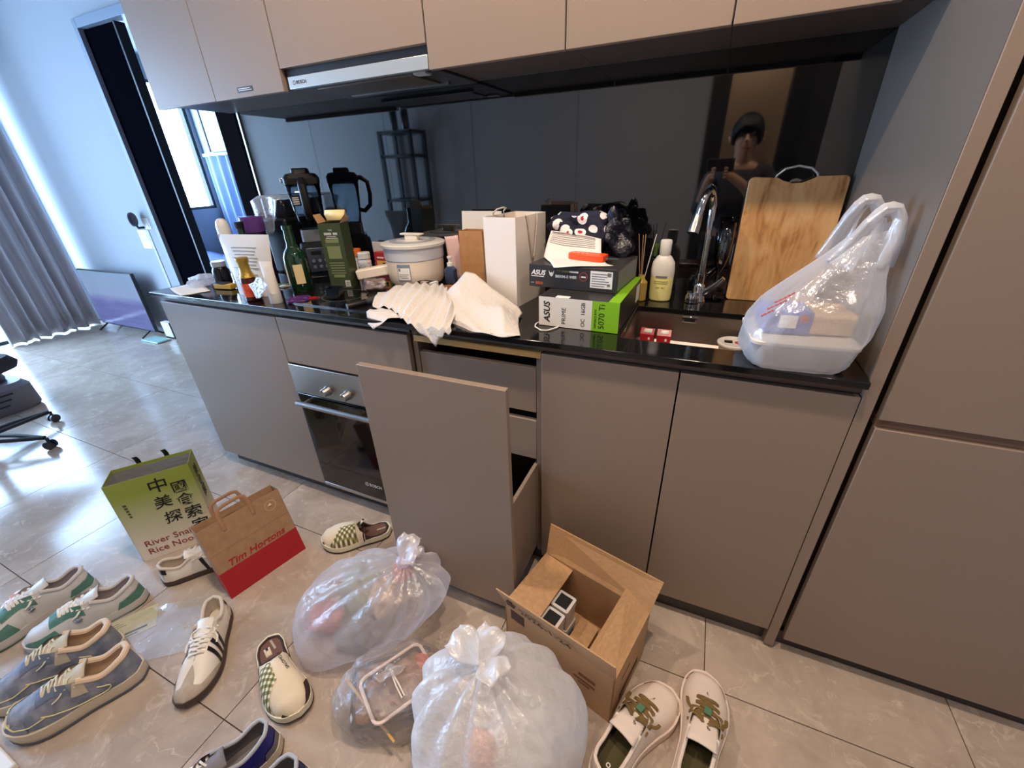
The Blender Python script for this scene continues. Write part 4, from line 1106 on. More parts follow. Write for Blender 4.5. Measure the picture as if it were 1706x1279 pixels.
def tied_bag(name, label, base, prof, m, seed, knot_h=.05, lean=(0, 0), folds=13, fold_amp=.10, ears=((50, .08), (200, .07)), rim=None, stretch=(1, 1), rz=0, ear_m=None):
    """prof: list of (radius, z) from the floor up to the knot; folds gather towards the knot"""
    t = thing(name, label, 'plastic bag', base, rz)
    rr = np.random.default_rng(seed)
    P = np.array(prof)
    n, L = 72, 34
    s = np.linspace(0, 1, len(P)); ss = np.linspace(0, 1, L)
    rad = np.interp(ss, s, P[:, 0]); zz = np.interp(ss, s, P[:, 1])
    rad = np.convolve(np.pad(rad, 1, 'edge'), [.25, .5, .25], 'valid'); rad[0] = P[0, 0]; rad[-1] = P[-1, 0]
    H = P[-1, 1]
    ph = rr.uniform(0, 6.3, 8); fq = [2, 3, 5, folds, folds + 4, 4, 7, 6]; fs = folds
    def fn(u, v):
        a = 2 * math.pi * u; i = v * (L - 1); k = int(round(i))
        w = zz[k] / H
        r = rad[k]
        lump = .07 * math.sin(2 * a + ph[0] + 2.2 * w) + .05 * math.sin(3 * a + ph[1] - 3 * w) + .035 * math.sin(5 * a + ph[2] + 5 * w)
        fold = fold_amp * (max(0, w - .25) ** 1.2 * (abs(math.sin(fs * .5 * a + ph[3])) - .5) * 1.5 + .3 * max(0, w - .4) * math.sin((fs + 5) * a + ph[4]))
        low = .05 * math.sin(7 * a + ph[6]) * max(0, .25 - w) * 4
        r = r * (1 + lump * (1 - w * .6) + fold * 2.0 + low)
        return (r * math.cos(a) * stretch[0] + lean[0] * w ** 1.3, r * math.sin(a) * stretch[1] + lean[1] * w ** 1.3, zz[k])
    b = B().grid(fn, n, L, cu=True)
    nb = len(b.v)
    b.f.append(tuple(i * L for i in range(n))[::-1])
    b.obj('bag_film', m, t, sharp=55)
    kx, ky = lean
    B().lathe([(P[-1, 0], -.006), (P[-1, 0] * 1.25, .003), (P[-1, 0] * 1.2, .012), (P[-1, 0] * .7, .018), (0, .019)], 14).obj('knot', ear_m or m, t, loc=(kx, ky, H))
    for a, ln in ears:
        ca, sa = math.cos(R(a)), math.sin(R(a))
        w0 = rr.uniform(.008, .012)
        def ear(u, v, ca=ca, sa=sa, ln=ln):
            d = v * ln
            wd = (.010 + .030 * math.sin(min(1, v * 1.15) * math.pi * .75)) * (u - .5) * 2
            up = .012 + .75 * ln * math.sin(v * 1.9) * .7
            cr = .006 * math.sin(u * 9 + v * 4)
            return (kx + ca * d * .8 - sa * wd, ky + sa * d * .8 + ca * wd, H + up + cr)
        B().grid(ear, 13, 13).obj('tied_ear', ear_m or m, t, solid=.0008, sharp=60)
    return t

def lump(name, label, cat, c, rad, m, seed, amp=.25):
    return bundle(name, label, cat, c, rad, m, seed, amp)
M_C = {k: mat('bag_content_' + k, C3(*v), .6) for k, v in dict(green=(150, 160, 140), pink=(206, 130, 130), tan=(190, 160, 132), grey=(120, 118, 120), red=(180, 60, 56), white=(226, 220, 214), orange=(214, 120, 80)).items()}

# large bag in the middle (knot leaning to the back right), with rubbish inside
tied_bag('garbage_bag', 'large tied translucent garbage bag in front of the pulled-out drawer', (.560, -.440, .002),
         [(.09, 0), (.160, .006), (.186, .06), (.186, .13), (.165, .19), (.120, .232), (.052, .262), (.018, .272)], M_BAGFILM2, 3, lean=(.195, .022), ears=((70, .080), (-20, .07), (20, .06)), stretch=(1.16, .86), rz=R(24), fold_amp=.12)
lump('rubbish_lump', 'pale green crumpled wrapping inside the large garbage bag', 'rubbish', (.53, -.37, .006), (.07, .07, .085), M_C['green'], 31)
lump('rubbish_lump', 'pink crumpled paper inside the large garbage bag', 'rubbish', (.475, -.475, .006), (.045, .045, .045), M_C['pink'], 32)
lump('rubbish_lump', 'tan crumpled paper inside the large garbage bag near its knot', 'rubbish', (.66, -.37, .06), (.060, .055, .055), M_C['tan'], 33)
lump('rubbish_lump', 'grey crumpled packaging low inside the large garbage bag', 'rubbish', (.60, -.46, .006), (.060, .06, .035), M_C['grey'], 36)
lump('rubbish_lump', 'red carton scrap showing by the knot of the garbage bag', 'rubbish', (.705, -.335, .175), (.026, .024, .034), M_C['red'], 34)
# front white bag
tied_bag('garbage_bag', 'bulging white tied garbage bag nearest the bottom edge, beside the carton', (1.158, -.560, .002),
         [(.10, 0), (.180, .006), (.204, .06), (.204, .13), (.184, .195), (.135, .245), (.060, .278), (.016, .290)], film('white_dense_film', (.93, .92, .92, 1),   .58, .22, .45, .07, .8, 26), 9, lean=(-.055, .048), ears=((165, .10), (75, .085), (-35, .09)), stretch=(1.0, .93), rz=R(10), fold_amp=.11)
lump('rubbish_lump', 'orange wrapper inside the bulging white garbage bag', 'rubbish', (1.135, -.625, .09), (.035, .030, .075), M_C['orange'], 35)
lump('rubbish_lump', 'cream crumpled paper inside the bulging white garbage bag', 'rubbish', (1.19, -.545, .01), (.095, .085, .085), M_C['white'], 39)

# small takeaway bag with containers
t = tied_bag('takeaway_bag', 'small clear takeaway bag tied flat over food containers', (.826, -.560, .002),
             [(.08, 0), (.134, .005), (.145, .04), (.145, .085), (.122, .118), (.065, .130), (.012, .138)], M_BAGTHIN, 13, ears=((-70, .04),), folds=15, fold_amp=.05, stretch=(1.05, .80), rz=R(28))
B().tube([(0, 0, .150), (.012, -.018, .160), (.030, -.040, .152), (.046, -.062, .140), (.040, -.066, .138), (.024, -.044, .150), (.008, -.016, .156), (0, 0, .150)], .0022, 7).obj('tie_loop', mat('tie_white', C3(226, 216, 206), .4), t)
t = thing('food_container', 'clear lidded food tray inside the small takeaway bag', 'container', (.846, -.560, .062), R(60))
loft([rrect(.070, .050, .02, 0), rrect(.085, .062, .02, .046)], True, False).obj('tray', glassy('tray_clear', (.86, .82, .78, 1), .3), t, solid=.0012)
B().tube([p for p in rrect(.088, .065, .02, .048)], .0045, 8, closed=True).obj('rim', mat('pink_rim', C3(226, 206, 196), .3), t)
loft([rrect(.066, .046, .018, .002), rrect(.078, .056, .018, .034)]).obj('food', mat('food_brown', C3(140, 100, 66), .6, col2=C3(88, 58, 38), nscale=40), t)
t = thing('food_container', 'dark lower food tray at the bottom of the small takeaway bag', 'container', (.812, -.556, .006), R(40))
loft([rrect(.084, .066, .02, 0), rrect(.108, .084, .02, .050)], True, True).obj('tray', mat('tray_dark', C3(44, 38, 38), .3), t)
loft([rrect(.098, .074, .02, .0505), rrect(.092, .068, .02, .056)]).obj('food', mat('noodle_brown', C3(158, 116, 74), .6, col2=C3(110, 72, 44), nscale=50, bump=.4, bscale=80), t)
B().tube([p for p in rrect(.110, .086, .02, .051)], .004, 8, closed=True).obj('rim', mat('dark_rim', C3(84, 74, 70), .3), t)
tag(bx(-.008, .008, -.011, .011, 0, .001).obj('price_sticker', M_PAPER, loc=(.765, -.668, .062), rot=(R(60), R(-10), R(-35))), 'tiny white barcode sticker on the small takeaway bag', 'sticker')
tag(B().rod((.688, -.602, .088), (.905, -.664, .070), .0035, 8).obj('chopsticks', mat('bamboo', C3(204, 164, 92), .5)), 'bamboo chopsticks lying along the small takeaway bag', 'chopsticks')
t = thing('drink_cup', 'brown takeaway cup lying in the back of the small takeaway bag', 'cup', (.905, -.455, .055), rot=(R(62), 0, R(-30)))
B().lathe([(.026, -.05), (.028, -.048), (.038, .05), (.040, .052), (.040, .058), (0, .058)], 28).obj('cup_body', mat('tea_brown', C3(142, 108, 76), .2), t)
B().lathe([(.041, .054), (.042, .066), (.030, .070), (0, .070)], 28).obj('lid', mat('lid_orange', C3(206, 96, 70), .3), t)

# carrier bag with handles on the worktop
t = thing('carrier_bag', 'translucent carrier bag of takeaway boxes standing by the sink', 'plastic bag', (1.638, .075, ZC + .001), R(4))
def carrier(u, v):
    a = 2 * math.pi * u
    kx = float(np.interp(v, [0, .05, .16, .28, .45, .68, .85, 1.0], [.86, .98, 1.0, 1.06, .96, .68, .46, .34]))
    ky = float(np.interp(v, [0, .05, .16, .28, .45, .68, .85, 1.0], [.84, .96, 1.0, 1.0, .88, .58, .40, .28]))
    cx, sy = math.cos(a), math.sin(a)
    e = .6
    x = .108 * kx * math.copysign(abs(cx) ** e, cx) + .080 * v ** 1.5
    y = .105 * ky * math.copysign(abs(sy) ** e, sy)
    z = .290 * v + v * v * (.020 * cx - .012)
    r = 1 + .02 * math.sin(5 * a + 6 * v) + .022 * math.sin(11 * a - 5 * v) * (.3 + v) + .012 * math.sin(17 * a + 13 * v)
    return (x * r, y * r, z)
b = B().grid(carrier, 84, 28, cu=True)
b.f.append(tuple(i * 28 for i in range(84))[::-1])
M_CARRIER = film('carrier_film', (.93, .94, .97, 1), .36, .2, .5, .12, .7, 16)
b.obj('bag_film', M_CARRIER, t, sharp=60)
def strap(y0, dx, dz):
    # a flat loop that grows out of the mouth at both ends and peaks to the right
    cl = [(.030, .215), (.048, .255), (.064, .292), (.080, .318), (.098, .322), (.110, .302), (.114, .265), (.108, .215)]
    cl = [(x + dx * math.sin(math.pi * i / 7), z + dz * math.sin(math.pi * i / 7)) for i, (x, z) in enumerate(cl)]
    P_ = np.array(cl)
    def fn(u, v):
        s_ = v * (len(P_) - 1); i = min(int(s_), len(P_) - 2); f_ = s_ - i
        p = P_[i] * (1 - f_) + P_[i + 1] * f_
        d = P_[i + 1] - P_[i]; d = d / np.linalg.norm(d)
        n = np.array((-d[1], d[0]))
        w = (u - .5) * (.030 + .030 * abs(2 * v - 1) ** 2)
        q = p + n * w * .8
        return (q[0], y0 * (1 - .3 * math.sin(math.pi * v)) + .010 * math.sin(5 * u + 3 * v) + w * .5, q[1])
    return fn
B().grid(strap(-.034, 0, 0), 11, 36).obj('handle', M_CARRIER, t, solid=.0008, sharp=60)
B().grid(strap(.036, -.022, .012), 11, 36).obj('handle', M_CARRIER, t, solid=.0008, sharp=60)
for k in range(3):
    B().tube([np.array(carrier(.555 + .055 * q, .50 - .055 * k + .10 * q + .010 * math.sin(q * 30 + k))) * np.array((1.015, 1.015, 1)) for q in np.linspace(0, 1 - .25 * (k == 2), 24)], .0011, 5).obj('red_script', mat('rust_red_print', C3(190, 84, 62), .5), t)
t = thing('takeaway_box', 'clear takeaway box inside the carrier bag on the worktop', 'container', (1.640, .072, ZC + .003), R(4))
loft([rrect(.085, .075, .02, 0), rrect(.100, .088, .02, .055)]).obj('tray', mat('tray_pale', C3(190, 182, 176), .3), t)
loft([rrect(.102, .090, .02, .055), rrect(.102, .090, .02, .061), rrect(.090, .078, .02, .066)]).obj('lid', mat('lid_cream', C3(214, 206, 196), .3), t)
t = thing('snack_box', 'blue printed snack packet inside the carrier bag', 'packet', (1.606, .062, ZC + .072), R(6))
bx(-.045, .045, -.04, .05, 0, .050).obj('packet', mat('blue_packet', C3(64, 84, 170), .4), t, bevel=.004)
bx(-.018, .016, -.0408, -.04, .014, .042).obj('white_print', M_PAPER, t)
bx(.020, .036, -.0408, -.04, .028, .044).obj('red_print', M_C['red'], t)
tag(loft([rrect(.045, .05, .01, 0), rrect(.047, .052, .01, .045)]).obj('food_carton', mat('bun_tan', C3(206, 170, 128), .6), loc=(1.685, .085, ZC + .072), rot=(0, 0, R(8)), bevel=.006), 'tan paper food carton inside the carrier bag', 'food box')

# ================================================================== SHOES
def smooth_interp(x, xp, fp):
    """monotone-ish cubic through the stations"""
    xp = np.asarray(xp, float); fp = np.asarray(fp, float)
    d = np.gradient(fp, xp)
    i = np.clip(np.searchsorted(xp, x) - 1, 0, len(xp) - 2)
    h = xp[i + 1] - xp[i]; t = np.clip((x - xp[i]) / h, 0, 1)
    return (2 * t**3 - 3 * t**2 + 1) * fp[i] + (t**3 - 2 * t**2 + t) * h * d[i] + (-2 * t**3 + 3 * t**2) * fp[i + 1] + (t**3 - t**2) * h * d[i + 1]

def crom(pts, n=6):
    P_ = [np.array(p, float) for p in pts]; out = []
    for i in range(len(P_) - 1):
        a, b, c_, d = P_[max(i - 1, 0)], P_[i], P_[i + 1], P_[min(i + 2, len(P_) - 1)]
        for k in range(n):
            t = k / n
            out.append(.5 * ((2 * b) + (c_ - a) * t + (2 * a - 5 * b + 4 * c_ - d) * t * t + (3 * b - a - 3 * c_ + d) * t**3))
    out.append(P_[-1])
    return out

class Shoe:
    def __init__(s, name, label, heel, toe, side, group, width=1.0, sole=.024, collar=.072, dip=.052, throat=.088, toe_h=.044, to=.40, tc=.70, gap=.016, z=0.0):
        hx, hy = heel; tx, ty = toe
        s.L = math.hypot(tx - hx, ty - hy)
        s.t = thing(name, label, 'shoe', (hx, hy, z + .0005), math.atan2(ty - hy, tx - hx), group)
        s.side, s.wk, s.sole, s.to, s.tc, s.gap = side, width, sole, to, tc, gap
        s.hx = [0, .10, .25, to, .5, .6, .72, .85, .94, 1.0]
        s.hz = [collar, collar * .93, dip, throat * .92, throat, throat * .88, throat * .72, toe_h * 1.02, toe_h * .82, toe_h * .34]
    def w(s, t):
        return s.wk * max(0.0, float(smooth_interp(t, [0, .03, .10, .25, .42, .58, .72, .84, .93, .98, 1.0], [.0, .019, .030, .034, .035, .042, .0475, .044, .033, .018, .0])))
    def c(s, t):
        return s.side * (.008 * math.sin(math.pi * min(1, t * 1.0)) - .012 * max(0, t - .6) * 2.0)
    def top(s, t):
        return float(smooth_interp(t, s.hx, s.hz))
    def open(s, t):            # 0 open ankle, 1 closed vamp
        k = min(1, max(0, (t - s.to) / (s.tc - s.to)))
        return k * k * (3 - 2 * k)
    def P(s, sg, t, v, off=0.0):
        """surface point: side sg, station t heel-toe, v from sole to collar / centre line"""
        w = s.w(t); h = s.top(t); k = s.open(t)
        yo = 1 - .22 * v * v + .06 * math.sin(math.pi * v)
        zo = v
        g = s.gap * (1 - min(1, max(0, (t - s.to) / (s.tc - s.to)))) if t < s.tc else 0
        am = math.acos(min(1, g / max(w, 1e-4)) ** (1 / .8)) if w > 1e-4 else math.pi / 2
        a = v * am
        yc = max(0, math.cos(a)) ** .8; zc = math.sin(a) ** .85
        kk = min(1, k * 1.6)
        y = w * (yo * (1 - kk) + yc * kk); z = h * (zo * (1 - kk) + zc * kk)
        x = t * s.L
        x += .010 * v * (1 - t * 8) if t < .125 else 0
        p = np.array((x, s.c(t) + sg * y, s.sole + z))
        if off:
            e = .012
            t2 = min(1, t + e); t1 = max(0, t - e); v2 = min(1, v + .03); v1 = max(0, v - .03)
            n = np.cross(s.P(sg, t2, v) - s.P(sg, t1, v), s.P(sg, t, v2) - s.P(sg, t, v1)) * (-sg)
            ln = np.linalg.norm(n)
            if ln > 1e-9:
                n = n / ln
                if (n[1] * sg) < 0 and abs(n[1]) > .3:
                    n = -n
                if n[2] < -.5:
                    n = -n
                if t < .06 and abs(n[0]) > .5 and n[0] > 0:
                    n = -n
                p = p + n * off
        return p
    def sheet(s, name, m, sides, t0, t1, v0, v1, nt=24, nv=8, off=.0012, solid=0.0):
        """panel over t0..t1 (numbers or functions of v) and v0..v1 (numbers or functions of t)"""
        f = lambda q, x: q(x) if callable(q) else q
        grids = []
        for sg in sides:
            def fn(u, w, sg=sg):
                if callable(t0) or callable(t1):
                    vv = v0 + (v1 - v0) * w; a, bb = f(t0, vv), f(t1, vv); tt = a + (bb - a) * u
                else:
                    tt = t0 + (t1 - t0) * u; a, bb = f(v0, tt), f(v1, tt); vv = a + (bb - a) * w
                return tuple(s.P(sg, min(1, max(0, tt)), min(1, max(0, vv)), off))
            grids.append(fn)
        whole = not (callable(t0) or callable(v0) or callable(v1)) and (t0 == 0 or (t1 == 1.0 and v1 == 1)) or (callable(t0) and t1 == 1.0) or (t1 == 1.0) or t0 == 0
        if whole:
            b = B()
            for g in grids:
                b.grid(g, nt, nv)
            return b.obj(name, m, s.t, weld=.0006, sharp=60, solid=solid)
        return [B().grid(g, nt, nv).obj(name, m, s.t, weld=.0004, sharp=60, solid=solid) for g in grids][-1]
    def outline(s, k=1.0, n=28, dx=0.0):
        ts = [.5 - .5 * math.cos(math.pi * i / n) for i in range(n + 1)]
        pts = [(t * s.L * (1 + 2 * dx) - dx * s.L, s.c(t) + s.w(t) * k) for t in ts] + [(t * s.L * (1 + 2 * dx) - dx * s.L, s.c(t) - s.w(t) * k) for t in ts[::-1][1:-1]]
        return pts
    def base(s, m, name='sole', z0=0.0, z1=None, k=1.07, spring=.010, dx=.012):
        z1 = s.sole + .008 if z1 is None else z1
        o = s.outline(k, dx=dx); n = len(o); b = B()
        for kk, zz in ((.94, z0), (1.0, z0 + .004), (1.02, (z0 + z1) / 2), (1.0, z1)):
            for x, y in o:
                t = min(1, max(0, x / s.L)); cy = s.c(t)
                b.v.append((s.L / 2 + (x - s.L / 2) * (.985 if kk < .95 else 1), cy + (y - cy) * kk, zz + spring * max(0, (t - .75) / .25) ** 2 * (1 if zz > z0 else 1)))
        for i in range(3):
            for j in range(n):
                b.f.append((i * n + j, i * n + (j + 1) % n, (i + 1) * n + (j + 1) % n, (i + 1) * n + j))
        b.f.append(tuple(range(n - 1, -1, -1))); b.f.append(tuple(3 * n + j for j in range(n)))
        return b.obj(name, m, s.t, sharp=50)
    def upper(s, m, lining, t1=1.0):
        s.sheet('upper', m, (1, -1), 0, t1, 0, 1, 46, 12, 0)
        s.sheet('lining', lining, (1, -1), 0.0, min(.62, t1), 0.02, .985, 30, 8, -.0035)
        o = s.outline(.86)
        bb = B(); n = len(o)
        bb.add([(s.L * .015 + x * .97, y, s.sole + .0125) for x, y in o], [tuple(range(n))])
        bb.obj('insole', lining, s.t)
    def collar(s, m, r=.0045, t_end=None):
        te = t_end or s.to
        ts = np.linspace(te, 0, 16)
        pts = [s.P(1, t, 1) for t in ts] + [s.P(-1, t, 1) for t in ts[::-1][1:]]
        B().tube(pts, r, 8).obj('collar', m, s.t)
    def tongue(s, m, up=.022, t0=None, t1=None, wd=.030, label=None, back=.02):
        t0 = t0 or s.to - .02; t1 = t1 or s.tc - .02
        def fn(u, v):
            t = t1 + (t0 - t1) * v; x = (u - .5) * 2
            p = s.P(1, max(t, s.to), 1); zt = p[2]
            ext = max(0, v - .72) / .28
            return (t * s.L - back * ext, s.c(t) + x * wd * (.55 + .45 * v), zt - .006 + up * ext - .007 * x * x + .002 * (1 - v))
        return B().grid(fn, 11, 14).obj('tongue', m, s.t, solid=.004, sharp=70)
    def laces(s, m, n=5, r=.0024, bow=True, t0=None, t1=None, flat=.6, vr=.84, loose=0.0, seed=1):
        rr = np.random.default_rng(seed)
        t0 = t0 or s.to + .02; t1 = t1 or s.tc - .06
        ts = np.linspace(t1, t0, n)
        for i, t in enumerate(ts):
            a = s.P(1, t, vr, .002); b = s.P(-1, min(t + .012, .98), vr, .002)
            mid = (a + b) / 2 + np.array((0, 0, .007))
            B().tube(crom([a, a * .6 + mid * .4 + np.array((0, 0, .004)), mid, b * .6 + mid * .4 + np.array((0, 0, .004)), b], 4), r, 7, flat=flat).obj('lace_bar', m, s.t)
            if i < n - 1:
                b2 = s.P(-1, ts[i + 1], vr, .003)
                md = (a + b2) / 2 + np.array((0, 0, .0095))
                B().tube([a, md, b2], r, 7, flat=flat).obj('lace_cross', m, s.t)
        if bow:
            p0 = (s.P(1, ts[-1], vr, .002) + s.P(-1, ts[-1], vr, .002)) / 2 + np.array((0, 0, .010))
            for sg in (1, -1):
                ln = .030 + loose
                j = rr.uniform(.8, 1.2)
                pts = [p0, p0 + (.010, sg * ln * .5, .008), p0 + (.014 * j, sg * ln, .001), p0 + (.024, sg * ln * .95, -.005), p0 + (.020, sg * ln * .45, .001), p0]
                B().tube(crom(pts), r, 7, flat=flat).obj('bow_loop', m, s.t)
                e1 = s.P(sg, min(.95, ts[-1] + .10 * j), .66, .005); e2 = s.P(sg, min(.95, ts[-1] + .16 * j), .50, .005)
                pts = [p0, p0 * .5 + e1 * .5 + np.array((0, 0, .006)), e1, e2]
                B().tube(crom(pts), r, 7, flat=flat).obj('lace_end', m, s.t)

M_SUEDE = mat('beige_suede', C3(190, 176, 160), .9, col2=C3(178, 164, 148), nscale=80)
M_LEATHERW = mat('white_leather', C3(236, 228, 216), .45, bump=.03, bscale=200)
M_LINING = mat('cream_lining', C3(214, 200, 184), .85)
M_LACEW = mat('white_lace', C3(236, 230, 220), .8, bump=.3, bscale=500)
M_GUM = mat('dark_gum_sole', C3(74, 58, 50), .6)
M_BLACKL = mat('black_leather', C3(24, 20, 24), .4)

# white trainers with black stripes and suede toe
def samba(label, heel, toe, side, bow=True):
    s = Shoe('sneaker', label, heel, toe, side, 'white trainers with black stripes', 1.06, .018, .070, .052, .082, .040, .38, .72)
    s.base(M_GUM, z1=.024)
    s.upper(M_LEATHERW, M_LINING)
    s.sheet('toe_guard', M_SUEDE, (1, -1), lambda v: .90 - .26 * max(0, 1 - v * 2.0) - .16 * max(0, v - .80) / .20, 1.0, 0, 1, 18, 22, .0016)
    for k in range(3):
        c0 = .47 + .075 * k
        s.sheet('side_stripe', M_BLACKL, (1, -1), lambda v, c0=c0: c0 + .10 * (1 - v) * .6 - .03, lambda v, c0=c0: c0 + .10 * (1 - v) * .6 + .008, .05, .72, 6, 10, .0018)
    s.sheet('heel_tab', M_BLACKL, (1, -1), 0, .10, .62, .96, 10, 6, .0018)
    s.sheet('heel_guard', M_LEATHERW, (1, -1), 0, .16, 0, .5, 10, 6, .0018)
    s.collar(M_LINING, .0055)
    s.tongue(M_LEATHERW, .014, wd=.024, back=.012)
    s.laces(M_LACEW, 7, .0032, bow, flat=.5, vr=.80)
    return s
samba('white trainer with black stripes, laces loose, alone in the middle of the floor', (.088, -.575), (.292, -.808), 1)
samba('white trainer with black stripes tucked in front of the green bag', (-.232, -.588), (-.075, -.345), -1)

# green and white low trainers
M_GREENL = mat('sage_green_suede', C3(86, 132, 116), .7, col2=C3(76, 120, 106), nscale=60)
M_GREYL = mat('pale_grey_leather', C3(206, 202, 198), .5)
M_SOLEG = mat('grey_white_sole', C3(196, 190, 186), .6)
def dunk(label, heel, toe, side):
    s = Shoe('sneaker', label, heel, toe, side, 'green and white trainers', 1.12, .026, .078, .058, .092, .046, .40, .70)
    s.base(M_SOLEG, z1=.034)
    s.base(mat('green_outsole', C3(60, 92, 82), .7), 'outsole', -.0002, .007, 1.075, dx=.013)
    s.upper(M_GREYL, mat('pink_grey_lining', C3(190, 176, 172), .9))
    s.sheet('toe_rand', M_GREENL, (1, -1), lambda v: .66 + .10 * v, 1.0, 0, .46, 18, 8, .0017)
    s.sheet('eyestay', M_GREENL, (1, -1), .46, .74, lambda t: .55 + .2 * (t - .46), 1.0, 14, 6, .0019)
    s.sheet('quarter', M_GREYL, (1, -1), .30, .60, .05, .52, 12, 6, .0016)
    s.sheet('heel_panel', M_GREENL, (1, -1), 0, lambda v: .26 - .10 * v, 0, .55, 14, 8, .0018)
    s.sheet('heel_tab', MATS['pale_grey_leather'], (1, -1), 0, .09, .60, .98, 8, 6, .0018)
    s.collar(mat('padded_grey', C3(206, 198, 194), .8), .0065)
    s.tongue(M_GREYL, .020, wd=.028)
    s.laces(M_LACEW, 7, .0042, True, flat=.45, vr=.80, seed=3)
    b = B().lathe([(.009, 0), (.009, .003), (.006, .005), (0, .005)], 16).obj('metal_charm', M_CHROME, s.t)
    q = s.P(-s.side, .62, .45, .002); q = s.P(1, .52, .42, .003)
    b.location = q; b.rotation_euler = (R(-80), 0, 0)
    return s
dunk('green and grey trainer with metal charm, nearer of its pair at the left', (-.232, -.640), (-.362, -.915), 1)
dunk('green and grey trainer at the left frame edge, farther of its pair', (-.462, -.688), (-.512, -.985), -1)

# washed denim-blue chunky trainers
M_DENIM = mat('washed_denim', C3(112, 120, 138), .85, col2=C3(150, 152, 160), nscale=35, bump=.15, bscale=300)
M_SAND = mat('sand_suede', C3(196, 184, 160), .85)
def denim(label, heel, toe, side):
    s = Shoe('sneaker', label, heel, toe, side, 'washed denim trainers', 1.18, .034, .086, .066, .098, .052, .40, .70)
    s.base(mat('sand_midsole', C3(206, 192, 170), .65), z0=.006, z1=.044, k=1.10)
    s.base(mat('slate_outsole', C3(92, 98, 112), .7), 'outsole', -.0002, .012, 1.11, dx=.014)
    s.upper(M_DENIM, mat('apricot_lining', C3(222, 196, 168), .9))
    s.sheet('toe_rand', M_DENIM, (1, -1), .80, 1.0, 0, .5, 14, 6, .0022)
    s.sheet('toe_stripe', mat('lemon_piping', C3(214, 206, 160), .7), (1, -1), .90, 1.0, .50, .62, 10, 4, .0026)
    s.sheet('side_panel', M_SAND, (1, -1), lambda v: .36, lambda v: .52 - .1 * v, .52, 1.0, 10, 6, .0018)
    s.sheet('eyestay', MATS['slate_outsole'] if False else mat('slate_suede', C3(104, 116, 138), .8), (1, -1), .46, .70, .66, 1.0, 12, 5, .0022)
    for sg in (1, -1):
        B().tube([s.P(sg, float(smooth_interp(q, [0, .2, .4, .6, .8, 1], [.30, .22, .26, .42, .58, .68])), float(smooth_interp(q, [0, .2, .4, .6, .8, 1], [.62, .45, .25, .18, .2, .35])), .003) for q in np.linspace(0, 1, 26)], .0018, 6).obj('piping', MATS['lemon_piping'], s.t)
        B().tube([s.P(sg, float(np.interp(q, [0, .33, .66, .85, 1], [.66, .78, .89, .93, .93])), float(np.interp(q, [0, .33, .66, .85, 1], [.30, .26, .34, .60, .98])), .003) for q in np.linspace(0, 1, 26)], .0018, 6).obj('piping', MATS['lemon_piping'], s.t)
    s.collar(MATS['apricot_lining'], .0085)
    s.tongue(M_SAND, .016, wd=.030, back=.014)
    s.laces(mat('sand_lace', C3(212, 202, 176), .8), 5, .0026, True, flat=.6)
    return s
denim('washed blue-grey trainer with sand sole, nearest the lower left corner', (.055, -.792), (-.092, -1.045), 1)
denim('washed blue-grey trainer with sand laces, behind its twin at lower left', (-.085, -.775), (-.232, -1.028), -1)

# royal blue runners, seen from the heel at the bottom edge
def runner(label, heel, toe, side):
    s = Shoe('sneaker', label, heel, toe, side, 'royal blue runners', 1.10, .030, .080, .060, .092, .046, .42, .72)
    s.base(mat('cream_foam', C3(206, 196, 176), .7), z1=.038, k=1.09)
    s.base(mat('brown_outsole', C3(104, 84, 74), .7), 'outsole', -.0002, .009, 1.10, dx=.014)
    s.upper(mat('royal_blue_mesh', C3(36, 36, 128), .6, col2=C3(28, 28, 104), nscale=150), mat('grey_mesh_lining', C3(128, 122, 124), .9))
    s.sheet('heel_guard', mat('grey_suede', C3(112, 110, 116), .8), (1, -1), 0, lambda v: .14 - .05 * v, 0, .42, 10, 6, .002)
    s.sheet('side_overlay', mat('blue_leather', C3(44, 46, 150), .4), (1, -1), .20, .60, .12, .5, 14, 6, .0018)
    s.collar(mat('pale_grey_binding', C3(176, 178, 180), .7), .005)
    s.tongue(MATS['grey_mesh_lining'], .012, wd=.024)
    s.laces(M_LACEW, 5, .0024, True)
    return s
runner('royal blue runner with cream foam sole, left of its pair at bottom edge', (.600, -.760), (.475, -1.036), 1)
runner('royal blue runner with cream foam sole, right of its pair at bottom edge', (.730, -.782), (.618, -1.064), -1)

